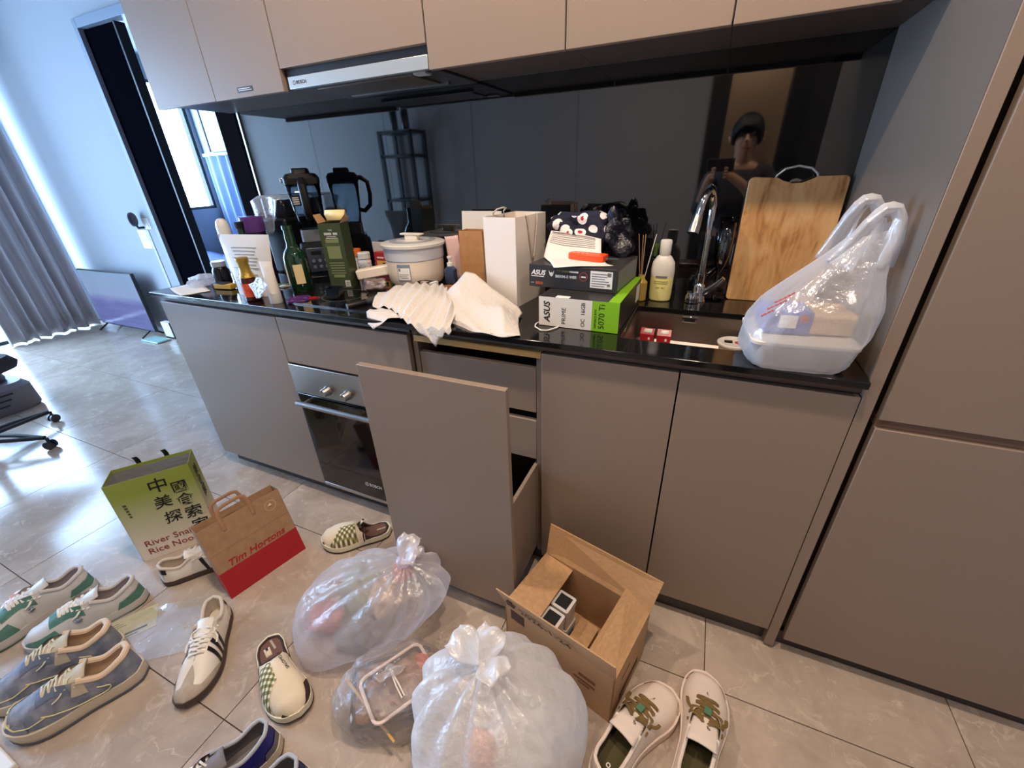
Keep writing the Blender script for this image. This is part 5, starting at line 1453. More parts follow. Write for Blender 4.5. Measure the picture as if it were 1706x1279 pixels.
# white canvas shoes with olive laces, toes pointing at the cabinets
M_CANVAS = mat('off_white_canvas', C3(232, 216, 202), .85, bump=.15, bscale=400)
M_OLIVELACE = mat('olive_lace', C3(122, 98, 54), .85, bump=.3, bscale=400)
def canvas(label, heel, toe, side):
    s = Shoe('canvas_shoe', label, heel, toe, side, 'white canvas shoes', 1.20, .024, .066, .052, .084, .046, .42, .78, .026)
    s.base(mat('warm_white_rubber', C3(226, 208, 194), .55), z1=.034, k=1.08)
    s.upper(M_CANVAS, mat('olive_lining', C3(84, 76, 48), .9))
    s.sheet('toe_bumper', MATS['warm_white_rubber'], (1, -1), .86, 1.0, 0, .35, 12, 5, .0022)
    s.collar(M_CANVAS, .0045)
    s.tongue(M_CANVAS, .018, wd=.034, back=.028)
    s.laces(M_OLIVELACE, 5, .0042, True, flat=.55, vr=.80, loose=.004, seed=4, t0=.47, t1=.68)
    g = s.P(1, .52, 1, .002)
    B().box(-.010, .010, -.008, .008, 0, .0015).obj('green_tab', mat('teal_tab', C3(84, 128, 104), .6), s.t, loc=(.57 * s.L, s.c(.57), g[2] + .002), rot=(0, R(14), 0))
    B().lathe([(.0055, 0), (.0055, .0008), (.0032, .0008), (.0032, 0)], 18, cap=False).obj('insole_print', M_PAPER, s.t, loc=(.16 * s.L, s.c(.16), s.sole + .0128))
    text('tongue_mark', '&', .014, M_INK, s.t, (s.to * s.L + .004, s.c(.4) - .006, s.P(1, s.to, 1)[2] + .006), (0, 0, R(-60)))
    return s
canvas('white canvas shoe with olive laces, beside the cardboard carton', (1.385, -.535), (1.518, -.255), 1)
canvas('white canvas shoe with olive laces, right one toward the cupboard', (1.575, -.490), (1.622, -.180), -1)

# checked cream mules
def gingham():
    m = bpy.data.materials.new('green_gingham'); m.use_nodes = True
    nt = m.node_tree; p = nt.nodes['Principled BSDF']; N = nt.nodes.new; L = nt.links.new
    tc = N('ShaderNodeTexCoord'); mp = N('ShaderNodeMapping'); mp.inputs['Rotation'].default_value = (0, 0, R(45))
    L(tc.outputs['Object'], mp.inputs[0])
    w1 = N('ShaderNodeTexWave'); w1.bands_direction = 'X'; w1.inputs['Scale'].default_value = 24; w1.wave_profile = 'SIN'
    w2 = N('ShaderNodeTexWave'); w2.bands_direction = 'Y'; w2.inputs['Scale'].default_value = 24; w2.wave_profile = 'SIN'
    cr = []
    for w in (w1, w2):
        L(mp.outputs[0], w.inputs['Vector'])
        g = N('ShaderNodeMath'); g.operation = 'GREATER_THAN'; g.inputs[1].default_value = .5
        L(w.outputs['Fac'], g.inputs[0]); cr.append(g)
    ad = N('ShaderNodeMath'); ad.operation = 'ADD'; L(cr[0].outputs[0], ad.inputs[0]); L(cr[1].outputs[0], ad.inputs[1])
    dv = N('ShaderNodeMath'); dv.operation = 'DIVIDE'; dv.inputs[1].default_value = 2.0; L(ad.outputs[0], dv.inputs[0])
    r = N('ShaderNodeValToRGB'); r.color_ramp.interpolation = 'CONSTANT'; e = r.color_ramp.elements
    e[0].position = 0; e[0].color = C3(238, 230, 206); e[1].position = .25; e[1].color = C3(150, 146, 96); k = e.new(.75); k.color = C3(88, 88, 48)
    L(dv.outputs[0], r.inputs['Fac']); L(r.outputs['Color'], p.inputs['Base Color']); p.inputs['Roughness'].default_value = .8
    return m
M_GING = gingham()
M_MULE = mat('cream_suede', C3(234, 218, 190), .8)
def mule(label, heel, toe, side):
    s = Shoe('mule', label, heel, toe, side, 'checked slip-on mules', 1.12, .022, .014, .012, .070, .050, .40, .50, .0)
    s.hx = [0, .15, .30, .40, .48, .58, .70, .84, .94, 1.0]; s.hz = [.016, .014, .018, .048, .068, .070, .064, .050, .038, .016]
    s.base(mat('cream_rubber', C3(230, 222, 196), .55), z1=.030, k=1.06)
    s.base(mat('dark_tread', C3(54, 40, 36), .7), 'outsole', -.0002, .008, 1.07, dx=.013)
    s.sheet('upper', M_MULE, (1, -1), .36, 1.0, 0, 1, 34, 12, 0, solid=.002)
    s.sheet('heel_rim', mat('brown_rim', C3(54, 38, 34), .7), (1, -1), 0.0, .42, 0, .9, 22, 4, -.003, solid=.007)
    o = s.outline(.90); n = len(o)
    B().add([(s.L * .015 + x * .97, y, s.sole + .0095) for x, y in o], [tuple(range(n))]).obj('footbed', mat('brown_footbed', C3(112, 76, 62), .7), s.t)
    s.sheet('checked_panel', M_GING, (side,), lambda v: .46 + .02 * v, lambda v: .90 - .22 * v, .06, .98, 18, 10, .0022)
    s.sheet('toe_window', mat('brown_toe', C3(62, 44, 40), .8), (-side,), lambda v: .72 + .22 * v, lambda v: .985, .03, .46, 14, 7, .0028)
    s.sheet('toe_window', MATS['brown_toe'], (side,), lambda v: .93 + .03 * v, lambda v: .99, .03, .40, 6, 6, .0028)
    tb = B().grid(lambda u, v: ((.40 - .06 * v) * s.L, s.c(.4) + (u - .5) * .016, s.sole + s.top(.44) + .004 + .028 * v * (1 - .5 * v)), 5, 8).obj('pull_tab', M_MULE, s.t, solid=.003)
    B().box(-.004, .004, -.003, .003, 0, .001).obj('tab_print', M_INK, tb, loc=(.355 * s.L, s.c(.4), s.sole + s.top(.44) + .021))
    ts = np.linspace(.95, .0, 10)
    B().tube([s.P(1, .38, v) for v in ts[::-1]] + [s.P(-1, .38, v) for v in ts], .003, 7).obj('opening_binding', MATS['brown_rim'], s.t)
    bx(.07 * s.L, .20 * s.L, -.003, .003, s.sole + .0097, s.sole + .0102).obj('footbed_print', M_SUEDE, s.t, rot=(0, 0, R(8)))
    return s
m1 = mule('cream checked mule lying sole-down beside the blue runners', (.338, -.588), (.602, -.712), -1)
# lettering along the plain side
def on_shoe_text(s, sg, txt, t0, v, size, m):
    p = s.P(sg, t0, v, .003); q = s.P(sg, t0 + .1, v, .003); r_ = s.P(sg, t0, min(1, v + .12), .003)
    X = Vector(q - p).normalized(); Y = Vector(r_ - p); Y = (Y - X * Y.dot(X)).normalized()
    Zv = X.cross(Y)
    if Zv.z < 0:
        X = -X; Zv = X.cross(Y)
    M = Matrix((X, Y, Zv)).transposed()
    return text('lettering', txt, size, m, s.t, tuple(p), M.to_euler())
on_shoe_text(m1, 1, 'SALOMON', .64, .62, .0125, M_INK)
mule('cream checked mule pointing at the paper bag, below the oven', (.405, -.062), (.200, -.232), 1)

# ================================================================== FLOOR CLUTTER
def grad_card(name, lo, hi, z0, z1):
    """printed paper whose ink changes from foot to top"""
    m = bpy.data.materials.new(name); m.use_nodes = True
    nt = m.node_tree; p = nt.nodes['Principled BSDF']; N = nt.nodes.new; L = nt.links.new
    tc = N('ShaderNodeTexCoord'); sp = N('ShaderNodeSeparateXYZ'); L(tc.outputs['Object'], sp.inputs[0])
    mr = N('ShaderNodeMapRange'); mr.inputs['From Min'].default_value = z0; mr.inputs['From Max'].default_value = z1
    L(sp.outputs['Z'], mr.inputs['Value'])
    r = N('ShaderNodeValToRGB'); e = r.color_ramp.elements
    e[0].color = lo; e[1].color = hi
    L(mr.outputs[0], r.inputs['Fac']); L(r.outputs['Color'], p.inputs['Base Color'])
    p.inputs['Roughness'].default_value = .45
    return m
t = thing('noodle_bag', 'green paper carrier bag with black brush characters', 'paper bag', (-.410, -.561, .001), rot=(R(-3), 0, R(53.9)))
M_NOODLE = grad_card('green_fade_print', C3(226, 214, 196), C3(142, 156, 62), .06, .30)
NW, ND, NH = .258, .124, .365
open_box(t, NW, ND, NH, M_NOODLE, taper=0)
for q in ((.003, NW - .003, .002, .003), (.003, NW - .003, ND - .003, ND - .002), (.002, .003, .003, ND - .003), (NW - .003, NW - .002, .003, ND - .003)):
    bx(q[0], q[1], q[2], q[3], .01, NH - .012).obj('silver_lining', mat('silver_foil', C3(176, 176, 176), .35, .5, bump=.3, bscale=60), t)
for x in (.085, .175):
    B().grid(lambda u, v, x=x: (x + (u - .5) * .016, ND + .002 + .008 * math.sin(v * 3) - .016 * v * v, NH - .02 + .055 * v), 3, 8).obj('ribbon_handle', M_INK, t, solid=.0012)
M_BRUSH = mat('brush_ink', C3(16, 18, 16), .5)
for ch, x, z, sz, sl in (('中', .112, .288, .066, .06), ('國', .178, .262, .054, 0), ('美', .108, .216, .058, .1), ('食', .172, .198, .060, .1), ('探', .116, .140, .058, .1), ('索', .180, .134, .060, .1), ('家', .182, .066, .062, .1)):
    text('brush_character', ch, sz, M_BRUSH, t, (x, -.0012, z), FRONT, shear=sl, bold=.0004)
M_RUST = mat('rust_print', C3(142, 46, 40), .5)
text('lettering', 'River Snails', .038, M_RUST, t, (.026, -.0012, .064), FRONT)
text('lettering', 'Rice Noodles', .038, M_RUST, t, (.026, -.0012, .026), FRONT)
for k in range(5):
    bx(.026 + .001 * k, .036, -.0012, 0, .262 - .013 * k, .270 - .013 * k).obj('small_print', mat('olive_ink', C3(70, 78, 36), .5), t)
for k, (ch, z) in enumerate((('美', .285), ('食', .235), ('探', .185))):
    text('brush_character', ch, .05, mat('side_ink', C3(44, 54, 24), .5), t, (NW + .0012, .035, z), (R(90), 0, R(90)), bold=.0006)

# kraft and red bag
t = thing('coffee_shop_bag', 'brown paper bag with red foot and red script lettering', 'paper bag', (.071, -.533, .001), rot=(R(-14), 0, R(76)))
TW, TD, TH = .275, .075, .285
M_TRED = mat('red_print_paper', C3(168, 26, 34), .55)
open_box(t, TW, TD, TH, M_KRAFT)
bx(-.0006, TW + .0006, -.0007, .0003, 0, .105).obj('red_foot', M_TRED, t)
bx(TW, TW + .0007, 0, TD, 0, .105).obj('red_foot', M_TRED, t)
bx(-.0007, 0, 0, TD, 0, .105).obj('red_foot', M_TRED, t)
text('lettering', 'Tim Hortons', .036, M_TRED, t, (.035, -.001, .112), FRONT, shear=.28, bold=.0005, sx=1.05)
bx(0, TW, -.0005, 0, .178, .1795).obj('crease_shade', mat('kraft_shadow', C3(150, 112, 78), .8), t)  # shade of the fold painted as a thin darker strip
rg = B().lathe([(.020, 0), (.020, .0006), (.018, .0006), (.018, 0)], 28, cap=False).obj('round_seal', mat('pale_print2', C3(206, 178, 146), .6), t, loc=(TW - .045, -.0004, TH - .045), rot=FRONT)
B().add([(0, .011, 0), (.004, .004, 0), (.010, .005, 0), (.006, -.001, 0), (.007, -.007, 0), (0, -.004, 0), (-.007, -.007, 0), (-.006, -.001, 0), (-.010, .005, 0), (-.004, .004, 0)], [tuple(range(10))]).obj('leaf_mark', MATS['pale_print2'], rg, solid=.0005)
for yy, dz in ((-.002, 0), (TD + .002, .004)):
    B().tube([(.075, yy, TH - .04), (.075, yy, TH + .02), (.082, yy, TH + .038), (.100, yy, TH + .044), (.150, yy, TH + .046), (.166, yy, TH + .040), (.172, yy, TH + .02), (.172, yy, TH - .04)], .0065, 8, flat=.28, up=(0, 1, 0)).obj('paper_handle', mat('kraft_handle', C3(166, 124, 92), .7), t)

# carton with open flaps
t = thing('cardboard_carton', 'open cardboard carton with flaps up and handwritten date', 'box', (1.047, -.298, .001), R(-14.5))
CW, CD, CH = .350, .222, .205
open_box(t, CW, CD, CH, M_CARD, th=.004)
B().slab([(0, 0, CH), (CW, 0, CH), (CW + .004, -.024, CH + .092), (-.004, -.030, CH + .085)], (0, 1, 0), .004).obj('front_flap', M_CARD, t)
B().slab([(0, CD, CH), (CW, CD, CH), (CW + .01, CD + .050, CH + .080), (-.004, CD + .030, CH + .100)], (0, -1, 0), .004).obj('back_flap', M_CARD, t)
B().slab([(.002, .006, CH), (.002, CD - .006, CH), (.100, CD - .004, CH - .012), (.104, .010, CH - .016)], (0, 0, -1), .004).obj('left_flap', M_CARD, t)
B().slab([(CW - .002, .006, CH), (CW - .002, CD - .006, CH), (CW - .074, CD - .006, CH + .052), (CW - .080, .012, CH + .030)], (0, 0, -1), .004).obj('right_flap', M_CARD, t)
text('handwriting', '2026-1-24', .040, M_INK, t, (.070, -.0165, CH + .028), (R(106), 0, 0), shear=-.1)
for k, (x, z) in enumerate(((.028, .040), (.028, .052))):
    bx(x, x + .026 - .008 * k, -.0235 - .003 * k, -.018 - .003 * k, CH + z, CH + z + .005).obj('logo_print', MATS['side_ink'] if False else mat('carton_ink', C3(86, 60, 48), .7), t)
for k, (x0, x1, z0, z1) in enumerate(((.022, .070, .150, .190), (.25, .30, .118, .130), (.235, .30, .098, .106), (.25, .285, .085, .092))):
    bx(x0, x1, -.0008, 0, z0, z1).obj('carton_print', MATS['carton_ink'] if k == 0 else mat('carton_print_brown', C3(128, 80, 54), .7), t)
for z in (.04, .05, .06, .13):
    bx(CW, CW + .0008, .05, .17 if z < .1 else .10, z, z + .006).obj('side_print', MATS['carton_ink'], t)
bx(.0, .012, -.0008, 0, .0, .02).obj('dark_corner_print', mat('navy_ink', C3(34, 34, 66), .6), t)
cT = t
# white ridged pots inside the carton
for k, (lx, ly) in enumerate(((.128, .055), (.128, .120))):
    P_ = Matrix.Rotation(R(-14.5), 3, 'Z') @ Vector((lx, ly, 0))
    q = thing('white_canister', ['white ridged canister inside the carton, nearer the front flap', 'white ridged canister inside the carton, nearer the back flap'][k], 'canister', (1.047 + P_.x, -.298 + P_.y, .006), R(-14.5), 'canisters in the carton')
    for zz in (0, .088):
        loft([rrect(.026, .026, .006, zz), rrect(.027, .027, .006, zz + .06), rrect(.029, .029, .006, zz + .062), rrect(.029, .029, .006, zz + .085)]).obj('tier', mat('white_grey_plastic', C3(206, 200, 196), .4), q)
    bx(-.02, .02, -.02, .02, .173, .1745).obj('dark_lid', M_BLACK, q)
cb = Matrix.Rotation(R(-14.5), 3, 'Z') @ Vector((.195, .10, 0))
tag(loft([rrect(.03, .07, .004, 0), rrect(.03, .07, .004, .07)]).obj('small_carton', M_CARD, loc=(1.047 + cb.x, -.298 + cb.y, .006), rot=(0, 0, R(-14.5))), 'plain small cardboard box lying inside the open carton', 'box')

# things in the pulled-out drawer
crumple('crumpled_tissue', 'crumpled white tissue sticking up inside the pulled-out drawer', 'tissue', (.90, -.10, .128), .075, M_PAPER, 44, 1.9)
tag(B().grid(interp_rows([[(.93, -.17, .50), (.99, -.16, .51)], [(.94, -.16, .40), (1.0, -.15, .40)], [(.94, -.15, .122), (1.0, -.14, .122)]], 7, 9, .004), 7, 9).obj('white_packet', M_PAPER, solid=.006), 'white packet standing behind the pulled-out drawer front', 'packet')
crumple('grey_cloth', 'grey cloth on the floor behind the pulled-out drawer', 'cloth', (1.075, -.075, .001), .050, mat('grey_fabric', C3(130, 134, 142), .8), 47, .4)

# clear sleeve with a printed card
t = thing('document_sleeve', 'clear plastic sleeve lying flat with a pale printed card inside', 'plastic sleeve', (-.055, -.715, .0015), R(36))
B().grid(lambda u, v: ((u - .5) * .37, (v - .5) * .20, .003 + .004 * abs(math.sin(5 * u + 2 * v)) * (u > .45) + .0015 * math.sin(9 * v)), 22, 12).obj('film', film('sleeve_film', (.88, .92, .92, 1), .10, .06, .3, .16, .5, 12), t, sharp=70)
t2 = thing('printed_card', 'pale yellow-green printed card inside the clear sleeve', 'card', (-.165, -.745, .0008), R(57.5))
bx(-.085, .085, -.050, .050, 0, .0008).obj('card_sheet', mat('pale_lime_paper', C3(206, 200, 160), .6), t2)
for k in range(5):
    bx(-.07, -.02 + .01 * (k % 3), .028 - .009 * k, .031 - .009 * k, .0008, .0012).obj('print_line', mat('olive_text', C3(120, 112, 78), .6), t2)
bx(.0, .06, -.034, -.026, .0008, .0012).obj('bold_line', M_INK, t2)
bx(.0, .035, -.044, -.040, .0008, .0012).obj('bold_line', M_INK, t2)
bx(-.072, -.052, -.040, -.030, .0008, .0012).obj('bold_line', M_INK, t2)
tag(bx(-.62, .012, -1.42, -1.068, 0, .022).obj('white_mat_board', M_WHITE, bevel=.004), 'white board edge in the lower left corner of the floor', 'board')
crumple('pink_wrapper', 'small pink wrapper on the floor at the left edge', 'wrapper', (-.655, -.845, .001), .028, mat('pink_film', C3(226, 170, 160), .4), 52, .5)

# ================================================================== LEFT SIDE OF THE ROOM
def screen_mat():
    m = bpy.data.materials.new('blue_gradient_screen'); m.use_nodes = True
    nt = m.node_tree; p = nt.nodes['Principled BSDF']; N = nt.nodes.new; L = nt.links.new
    p.inputs['Base Color'].default_value = (.01, .012, .02, 1); p.inputs['Roughness'].default_value = .15
    tc = N('ShaderNodeTexCoord'); sp = N('ShaderNodeSeparateXYZ'); L(tc.outputs['Object'], sp.inputs[0])
    # blue gradient by height, streaked noise in the lower part, sent out as emission
    mr = N('ShaderNodeMapRange'); mr.inputs['From Min'].default_value = .05; mr.inputs['From Max'].default_value = .60; L(sp.outputs['Z'], mr.inputs['Value'])
    r = N('ShaderNodeValToRGB'); e = r.color_ramp.elements
    e[0].color = (.20, .26, .62, 1); e[1].color = (.30, .48, .74, 1); k = e.new(.45); k.color = (.25, .30, .66, 1); k = e.new(.62); k.color = (.33, .46, .76, 1)
    L(mr.outputs[0], r.inputs['Fac'])
    mp = N('ShaderNodeMapping'); mp.inputs['Rotation'].default_value = (0, R(22), 0); mp.inputs['Scale'].default_value = (2, 1, 14); L(tc.outputs['Object'], mp.inputs[0])
    n = N('ShaderNodeTexNoise'); n.inputs['Scale'].default_value = 1.6; n.inputs['Detail'].default_value = 6; L(mp.outputs[0], n.inputs['Vector'])
    lt = N('ShaderNodeMapRange'); lt.inputs['From Min'].default_value = .38; lt.inputs['From Max'].default_value = .30; L(sp.outputs['Z'], lt.inputs['Value'])
    mu = N('ShaderNodeMath'); mu.operation = 'MULTIPLY'; L(lt.outputs[0], mu.inputs[0]); L(n.outputs['Fac'], mu.inputs[1])
    mx = N('ShaderNodeMix'); mx.data_type = 'RGBA'; L(mu.outputs[0], mx.inputs[0]); L(r.outputs['Color'], mx.inputs[6]); mx.inputs[7].default_value = (.10, .12, .42, 1)
    L(mx.outputs[2], p.inputs['Emission Color']); p.inputs['Emission Strength'].default_value = .75
    return m
t = thing('television', 'flat television on two splayed feet standing on the floor', 'television', (-4.24, 1.07, 0), 0)
bx(0, .935, 0, .03, .055, .612).obj('casing', M_BLACK, t, bevel=.004)
bx(.008, .927, -.001, .001, .066, .604).obj('screen', screen_mat(), t)
for x in (.10, .85):
    ft = B().tube([(x, .015, .07), (x - .03, -.075, .004)], .008, 8).tube([(x, .015, .07), (x + .0, .10, .004)], .008, 8).obj('foot', M_BLACK, t)
t = thing('router_box', 'small white box with black edge standing by the television', 'box', (-3.16, 1.10, 0))
bx(-.06, .07, 0, .05, .012, .16).obj('case', M_WHITE, t, bevel=.006)
bx(.072, .082, 0, .05, .0, .16).obj('black_edge', M_BLACK, t)
bx(-.06, .07, 0, .05, 0, .012).obj('foot_strip', M_BLACK, t)
t = thing('glass_scale', 'pale green glass slab lying on the floor by the television', 'scale', (-3.22, 1.0, 0))
bx(-.13, .13, -.05, .07, .003, .018).obj('slab', mat('mint_glass', C3(170, 206, 196), .15), t, bevel=.004)
for x in (-.11, .11):
    B().cyl((x, .01, 0), .012, 0, .003, 12).obj('foot', M_BLACK, t)

# curtain of the living room window
M_CURT = mat('grey_mauve_curtain', C3(192, 190, 196), .9, bump=.05, bscale=300)
def curtain(y0, y1, x0, folds, amp, h, seed):
    rr = np.random.default_rng(seed); ph = rr.uniform(0, 6.3, 3)
    def fn(u, v):
        a = u * folds * 2 * math.pi
        f = math.sin(a + .8 * math.sin(a * .37 + ph[0])) * .75 + .35 * math.sin(a * 1.7 + ph[1])
        return (x0 + amp * f * (.85 + .3 * (1 - v)) - .02 * (1 - v) * math.sin(4 * u), y0 + (y1 - y0) * u + .015 * math.cos(a), .012 + (h - .012) * v)
    return B().grid(fn, 220, 12)
t = thing('grey_curtain', 'long grey pleated curtain hanging beside the television', 'curtain', (0, 0, 0))
curtain(.40, 1.125, -4.44, 7.5, .055, 2.46, 3).obj('drape', M_CURT, t, solid=.003, sharp=70)
bx(-4.47, -4.41, -2.2, 1.15, 2.47, 2.50).obj('curtain_rail', M_WHITE, t)

# wall switch with a black round device
t = thing('wall_switch', 'white wall switch plate left of the bedroom doorway', 'switch', (-2.96, 1.2, 1.03))
bx(-.045, .045, -.012, 0, -.045, .045).obj('plate', M_WHITE, t, bevel=.004)
bx(-.03, .03, -.016, -.012, -.03, .03).obj('rocker', M_WHITE, t, bevel=.002)
t = thing('round_mirror_device', 'black round device on a bracket beside the wall switch', 'device', (-3.02, 1.2, 1.05))
B().tube([(0, -.001, -.05), (0, -.05, -.05), (0, -.06, -.02)], .010, 8).obj('bracket', M_BLACK, t)
B().lathe([(0, -.012), (.05, -.012), (.056, -.004), (.056, .008), (.05, .012), (0, .012)], 28).obj('disc', mat('dark_mauve_disc', C3(60, 56, 70), .3), t, loc=(0, -.065, .02), rot=(R(90), 0, R(-50)))
t = thing('intercom_panel', 'white intercom panel on the wall below the switch', 'panel', (-3.07, 1.2, .90))
bx(-.068, .068, -.014, 0, -.078, .078).obj('panel_case', M_WHITE, t, bevel=.004)
bx(-.055, .055, -.016, -.014, -.02, .066).obj('panel_face', mat('pale_panel', C3(206, 220, 226), .4), t)

# bedroom seen through the doorway
M_BLUEC = mat('blue_curtain_cloth', C3(172, 190, 222), .9, bump=.05, bscale=200)
t = thing('blue_curtain', 'short blue curtain hanging in the bedroom beyond the doorway', 'curtain', (0, 0, 0))
def bc(u, v):
    a = u * 5 * 2 * math.pi
    return (-4.52 + .80 * u, 2.90 + .03 * math.sin(a), .12 + 1.50 * v)
B().grid(bc, 90, 6).obj('drape', M_BLUEC, t, solid=.003, sharp=70)
bx(-4.55, -3.70, 2.895, 2.93, 1.615, 1.645).obj('curtain_rod', M_WHITE, t)
t = thing('white_wardrobe_panel', 'pale framed panel above the blue curtain in the bedroom', 'panel', (-4.10, 2.93, 1.66))
bx(-.28, .38, -.02, .015, 0, .62).obj('panel_board', mat('pale_sky_panel', C3(206, 218, 230), .4), t, bevel=.003)
bx(-.30, -.28, -.03, .015, 0, .62).obj('panel_edge', M_MATTEBLACK, t)
t = thing('bed', 'low bed with rumpled blue bedding under the bedroom window', 'bed', (-3.75, 2.15, 0))
bx(-.80, .80, -.62, .66, .05, .30).obj('bed_base', mat('navy_base', C3(44, 48, 66), .7), t, bevel=.01)
bx(-.78, .78, -.60, .64, .30, .46).obj('mattress', mat('mattress_grey', C3(150, 156, 176), .8), t, bevel=.03, seg=3)
rr_ = np.random.default_rng(8); kk_ = [(rr_.uniform(4, 16), rr_.uniform(4, 16), rr_.uniform(0, 6.3)) for _ in range(8)]
B().grid(lambda u, v: ((u - .5) * 1.5, (v - .5) * 1.2 + .0, .475 + .02 + .016 * sum(math.sin(a * u + b * v + c_) for a, b, c_ in kk_) / 1.6), 50, 40).obj('duvet', mat('blue_bedding', C3(150, 166, 212), .85), t, solid=.03, off=-1)
for sx_ in (-.72, .72):
    for sy_ in (-.55, .60):
        bx(sx_ - .03, sx_ + .03, sy_ - .03, sy_ + .03, 0, .05).obj('leg', M_BLACK, t)

# office chair at the left edge
t = thing('office_chair', 'black office chair star base with casters at the left edge', 'office chair', (-2.125, -.475, 0), R(31))
B().lathe([(.045, .075), (.05, .085), (.045, .12), (.03, .13), (.03, .36), (.022, .37), (.022, .44)], 20).obj('gas_column', M_BLACK, t)
for k in range(5):
    a = R(72 * k); ca, sa = math.cos(a), math.sin(a)
    lg = B()
    for o_ in (.034, -.034):
        lg.tube([(ca * .035 - sa * o_, sa * .035 + ca * o_, .10), (ca * .19 - sa * o_ * .75, sa * .19 + ca * o_ * .75, .088), (ca * .345, sa * .345, .072)], .0115, 8)
    l_ = lg.obj('base_leg', M_BLACK, t)
    cs = B()
    for o_ in (.014, -.014):
        px, py = ca * .352 - sa * o_, sa * .352 + ca * o_
        cs.tube([(px - sa * -.006, py + ca * -.006, .026), (px - sa * .006, py + ca * .006, .026)], .025, 18)
    cs.tube([(ca * .352, sa * .352, .074), (ca * .352, sa * .352, .03)], .008, 8)
    cs.obj('caster', mat('caster_grey', C3(40, 40, 48), .35), t)
loft([rrect(.24, .24, .08, .44), rrect(.25, .25, .08, .47), rrect(.23, .23, .08, .51)]).obj('seat', mat('chair_fabric', C3(40, 40, 44), .8), t)
B().grid(lambda u, v: (-.25 - .06 * math.sin(v * 2) + .05 * (2 * u - 1) ** 2, (u - .5) * .46, .52 + .52 * v), 13, 10).obj('backrest', MATS['chair_fabric'], t, solid=.04)
t = thing('air_purifier', 'grey rounded floor unit with slots and dark dome behind the chair', 'air purifier', (-2.78, -.20, 0))
loft([rrect(.17, .17, .07, 0), rrect(.18, .18, .07, .02), rrect(.175, .175, .07, .16), rrect(.15, .15, .07, .19)]).obj('body', mat('mid_grey_plastic', C3(116, 112, 120), .5), t)
for k in range(3):
    bx(.172, .182, -.10, .02 + .02 * k, .06 + .035 * k, .068 + .035 * k).obj('slot', M_BLACK, t)
B().lathe([(.105, .19), (.11, .21), (.10, .25), (.06, .28), (0, .285)], 28).obj('dome', mat('dark_mauve', C3(62, 54, 66), .4), t)

# black shelf rack against the wall behind the photographer (mirrored in the backsplash)
t = thing('shelf_rack', 'tall black metal shelf rack mirrored in the backsplash', 'shelf', (-1.85, -2.22, 0))
for x in (-.2, .2):
    for y in (-.13, .13):
        bx(x - .02, x + .02, y - .02, y + .02, 0, 1.75).obj('post', M_BLACK, t)
for z in (.15, .6, 1.05, 1.5, 1.73):
    bx(-.22, .22, -.15, .15, z, z + .03).obj('shelf_board', M_BLACK, t)
for k, (x, y) in enumerate(((-.08, 0), (.10, .04))):
    tag(B().lathe([(.04, 0), (.04, .18), (.015, .24), (.015, .30)], 18).obj('wine_bottle', mat('dark_wine_glass', C3(14, 18, 20), .1), loc=(-1.85 + x, -2.22 + y, 1.76)), ['dark bottle on top of the black rack, left', 'dark bottle on top of the black rack, right'][k], 'bottle')

# ================================================================== THE PHOTOGRAPHER (mirrored in the backsplash)
def skin_body(name, verts, edges, radii, m, parent, sub=2, root=0):
    me = bpy.data.meshes.new(name)
    me.from_pydata(verts, edges, [])
    o = bpy.data.objects.new(name, me)
    COL.objects.link(o)
    o.parent = parent
    me.materials.append(m)
    sk = o.modifiers.new('skin', 'SKIN')
    sk.use_smooth_shade = True
    for i, r in enumerate(radii):
        sv = me.skin_vertices[0].data[i]
        sv.radius = r if isinstance(r, tuple) else (r, r)
        sv.use_root = (i == root)
    sb = o.modifiers.new('sub', 'SUBSURF'); sb.levels = sub; sb.render_levels = sub
    return o
M_SKIN = mat('skin_tone', C3(206, 160, 132), .5)
M_HAIR = mat('black_hair', C3(18, 15, 14), .5, bump=.4, bscale=120, stretch=(1, 1, .2))
M_SHIRT = mat('dark_grey_shirt', C3(64, 64, 68), .85)
M_TROUSER = mat('black_trousers', C3(26, 26, 30), .85)
t = thing('person', 'person in a dark shirt holding a phone, mirrored in the backsplash', 'person', (1.56, -1.24, 0))
V_ = [(0, 0, .86), (0, -.01, 1.02), (0, 0, 1.16), (0, .01, 1.27), (0, .03, 1.33), (0, .045, 1.40), (0, .05, 1.50),
      (-.17, .0, 1.25), (-.22, .06, 1.02), (-.185, .175, 1.21), (-.165, .20, 1.27),
      (.17, .0, 1.25), (.20, .09, 1.02), (.02, .18, 1.20), (-.085, .20, 1.27),
      (-.09, 0, .80), (-.10, .01, .45), (-.10, -.02, .08), (-.10, .12, .035),
      (.09, 0, .80), (.10, .01, .45), (.10, -.02, .08), (.10, .12, .035)]
E_ = [(0, 1), (1, 2), (2, 3), (3, 4), (4, 5), (5, 6), (3, 7), (7, 8), (8, 9), (9, 10), (3, 11), (11, 12), (12, 13), (13, 14), (0, 15), (15, 16), (16, 17), (17, 18), (0, 19), (19, 20), (20, 21), (21, 22)]
R_ = [(.13, .10), (.125, .09), (.14, .095), (.10, .07), .052, .062, .085, .055, .042, .032, .026, .055, .042, .032, .026, .085, .058, .042, .035, .085, .058, .042, .035]
skin_body('body', V_, E_, R_, M_SKIN, t)
Vs = V_[0:4] + [V_[7], V_[8], tuple(np.array(V_[8]) * .5 + np.array(V_[9]) * .5), V_[11], V_[12], tuple(np.array(V_[12]) * .5 + np.array(V_[13]) * .5)]
skin_body('shirt', Vs, [(0, 1), (1, 2), (2, 3), (3, 4), (4, 5), (5, 6), (3, 7), (7, 8), (8, 9)], [(.15, .115), (.145, .11), (.16, .115), (.12, .085), .068, .058, .046, .068, .058, .046], M_SHIRT, t)
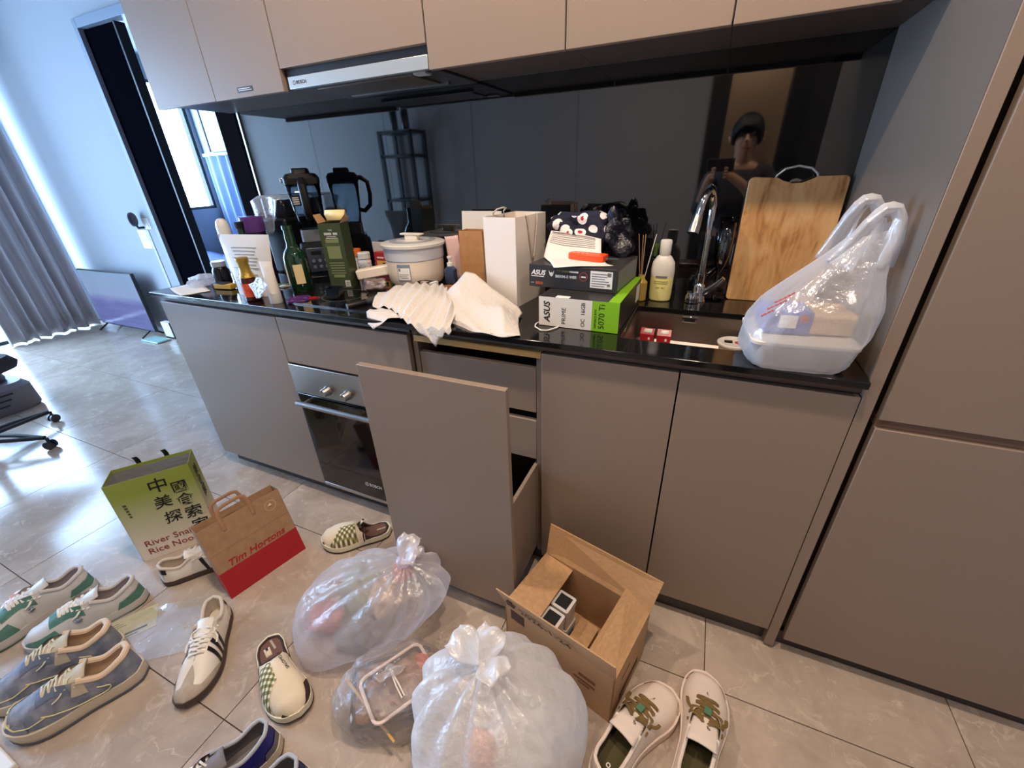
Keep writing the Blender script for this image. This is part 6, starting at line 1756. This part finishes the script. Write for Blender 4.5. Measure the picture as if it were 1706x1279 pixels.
Vt = [(0, 0, .88)] + V_[15:18] + V_[19:22]
skin_body('trousers', Vt, [(0, 1), (1, 2), (2, 3), (0, 4), (4, 5), (5, 6)], [(.148, .118), .10, .072, .058, .10, .072, .058], M_TROUSER, t)
def head_hair(u, v):
    a = 2 * math.pi * u; b = math.pi * (v * .70) - math.pi * .20
    front = max(0, math.sin(a))
    r = (.088, .100, .112)
    b2 = max(b, .30 * front - .55 * (1 - front))
    return (r[0] * math.cos(a) * math.cos(b2), .045 + r[1] * math.sin(a) * math.cos(b2), 1.485 + r[2] * math.sin(b2))
B().grid(head_hair, 36, 16, cu=True).obj('hair', M_HAIR, t, solid=.012, weld=.0005)
B().tube([(0, .135, 1.475), (0, .150, 1.445), (0, .146, 1.435)], [.008, .013, .010], 10).obj('nose', M_SKIN, t)
for sx_ in (-.034, .034):
    B().lathe([(0, -.011), (.009, -.006), (.012, 0), (.009, .006), (0, .011)], 14).obj('eye', mat('eye_dark', C3(30, 24, 22), .2), t, loc=(sx_, .126, 1.480))
    B().tube([(sx_ * 2.6, .04, 1.50), (sx_ * 2.85, .035, 1.475), (sx_ * 2.6, .045, 1.445)], .010, 8).obj('ear', M_SKIN, t)
B().tube([(-.024, .128, 1.408), (0, .134, 1.405), (.024, .128, 1.408)], .006, 8).obj('mouth', mat('lip', C3(160, 92, 84), .5), t)
for sx_, dr in ((-.168, 1), (-.082, -1)):
    for k in range(4):
        z = 1.292 - .017 * k
        B().tube([(sx_ - .004 * dr, .203, z), (sx_ + .006 * dr, .222, z + .003), (sx_ + .016 * dr, .226, z + .006)], [.009, .0085, .007], 8).obj('finger', M_SKIN, t)
    B().tube([(sx_, .200, 1.275), (sx_ + .010 * dr, .196, 1.300), (sx_ + .022 * dr, .200, 1.318)], [.010, .010, .008], 8).obj('thumb', M_SKIN, t)
tag(bx(-.078, .078, 0, .008, -.037, .037).obj('smartphone', M_BLACK, loc=(1.560 - .125, -1.24 + .208, 1.315), bevel=.003), 'smartphone held by the mirrored person', 'phone')
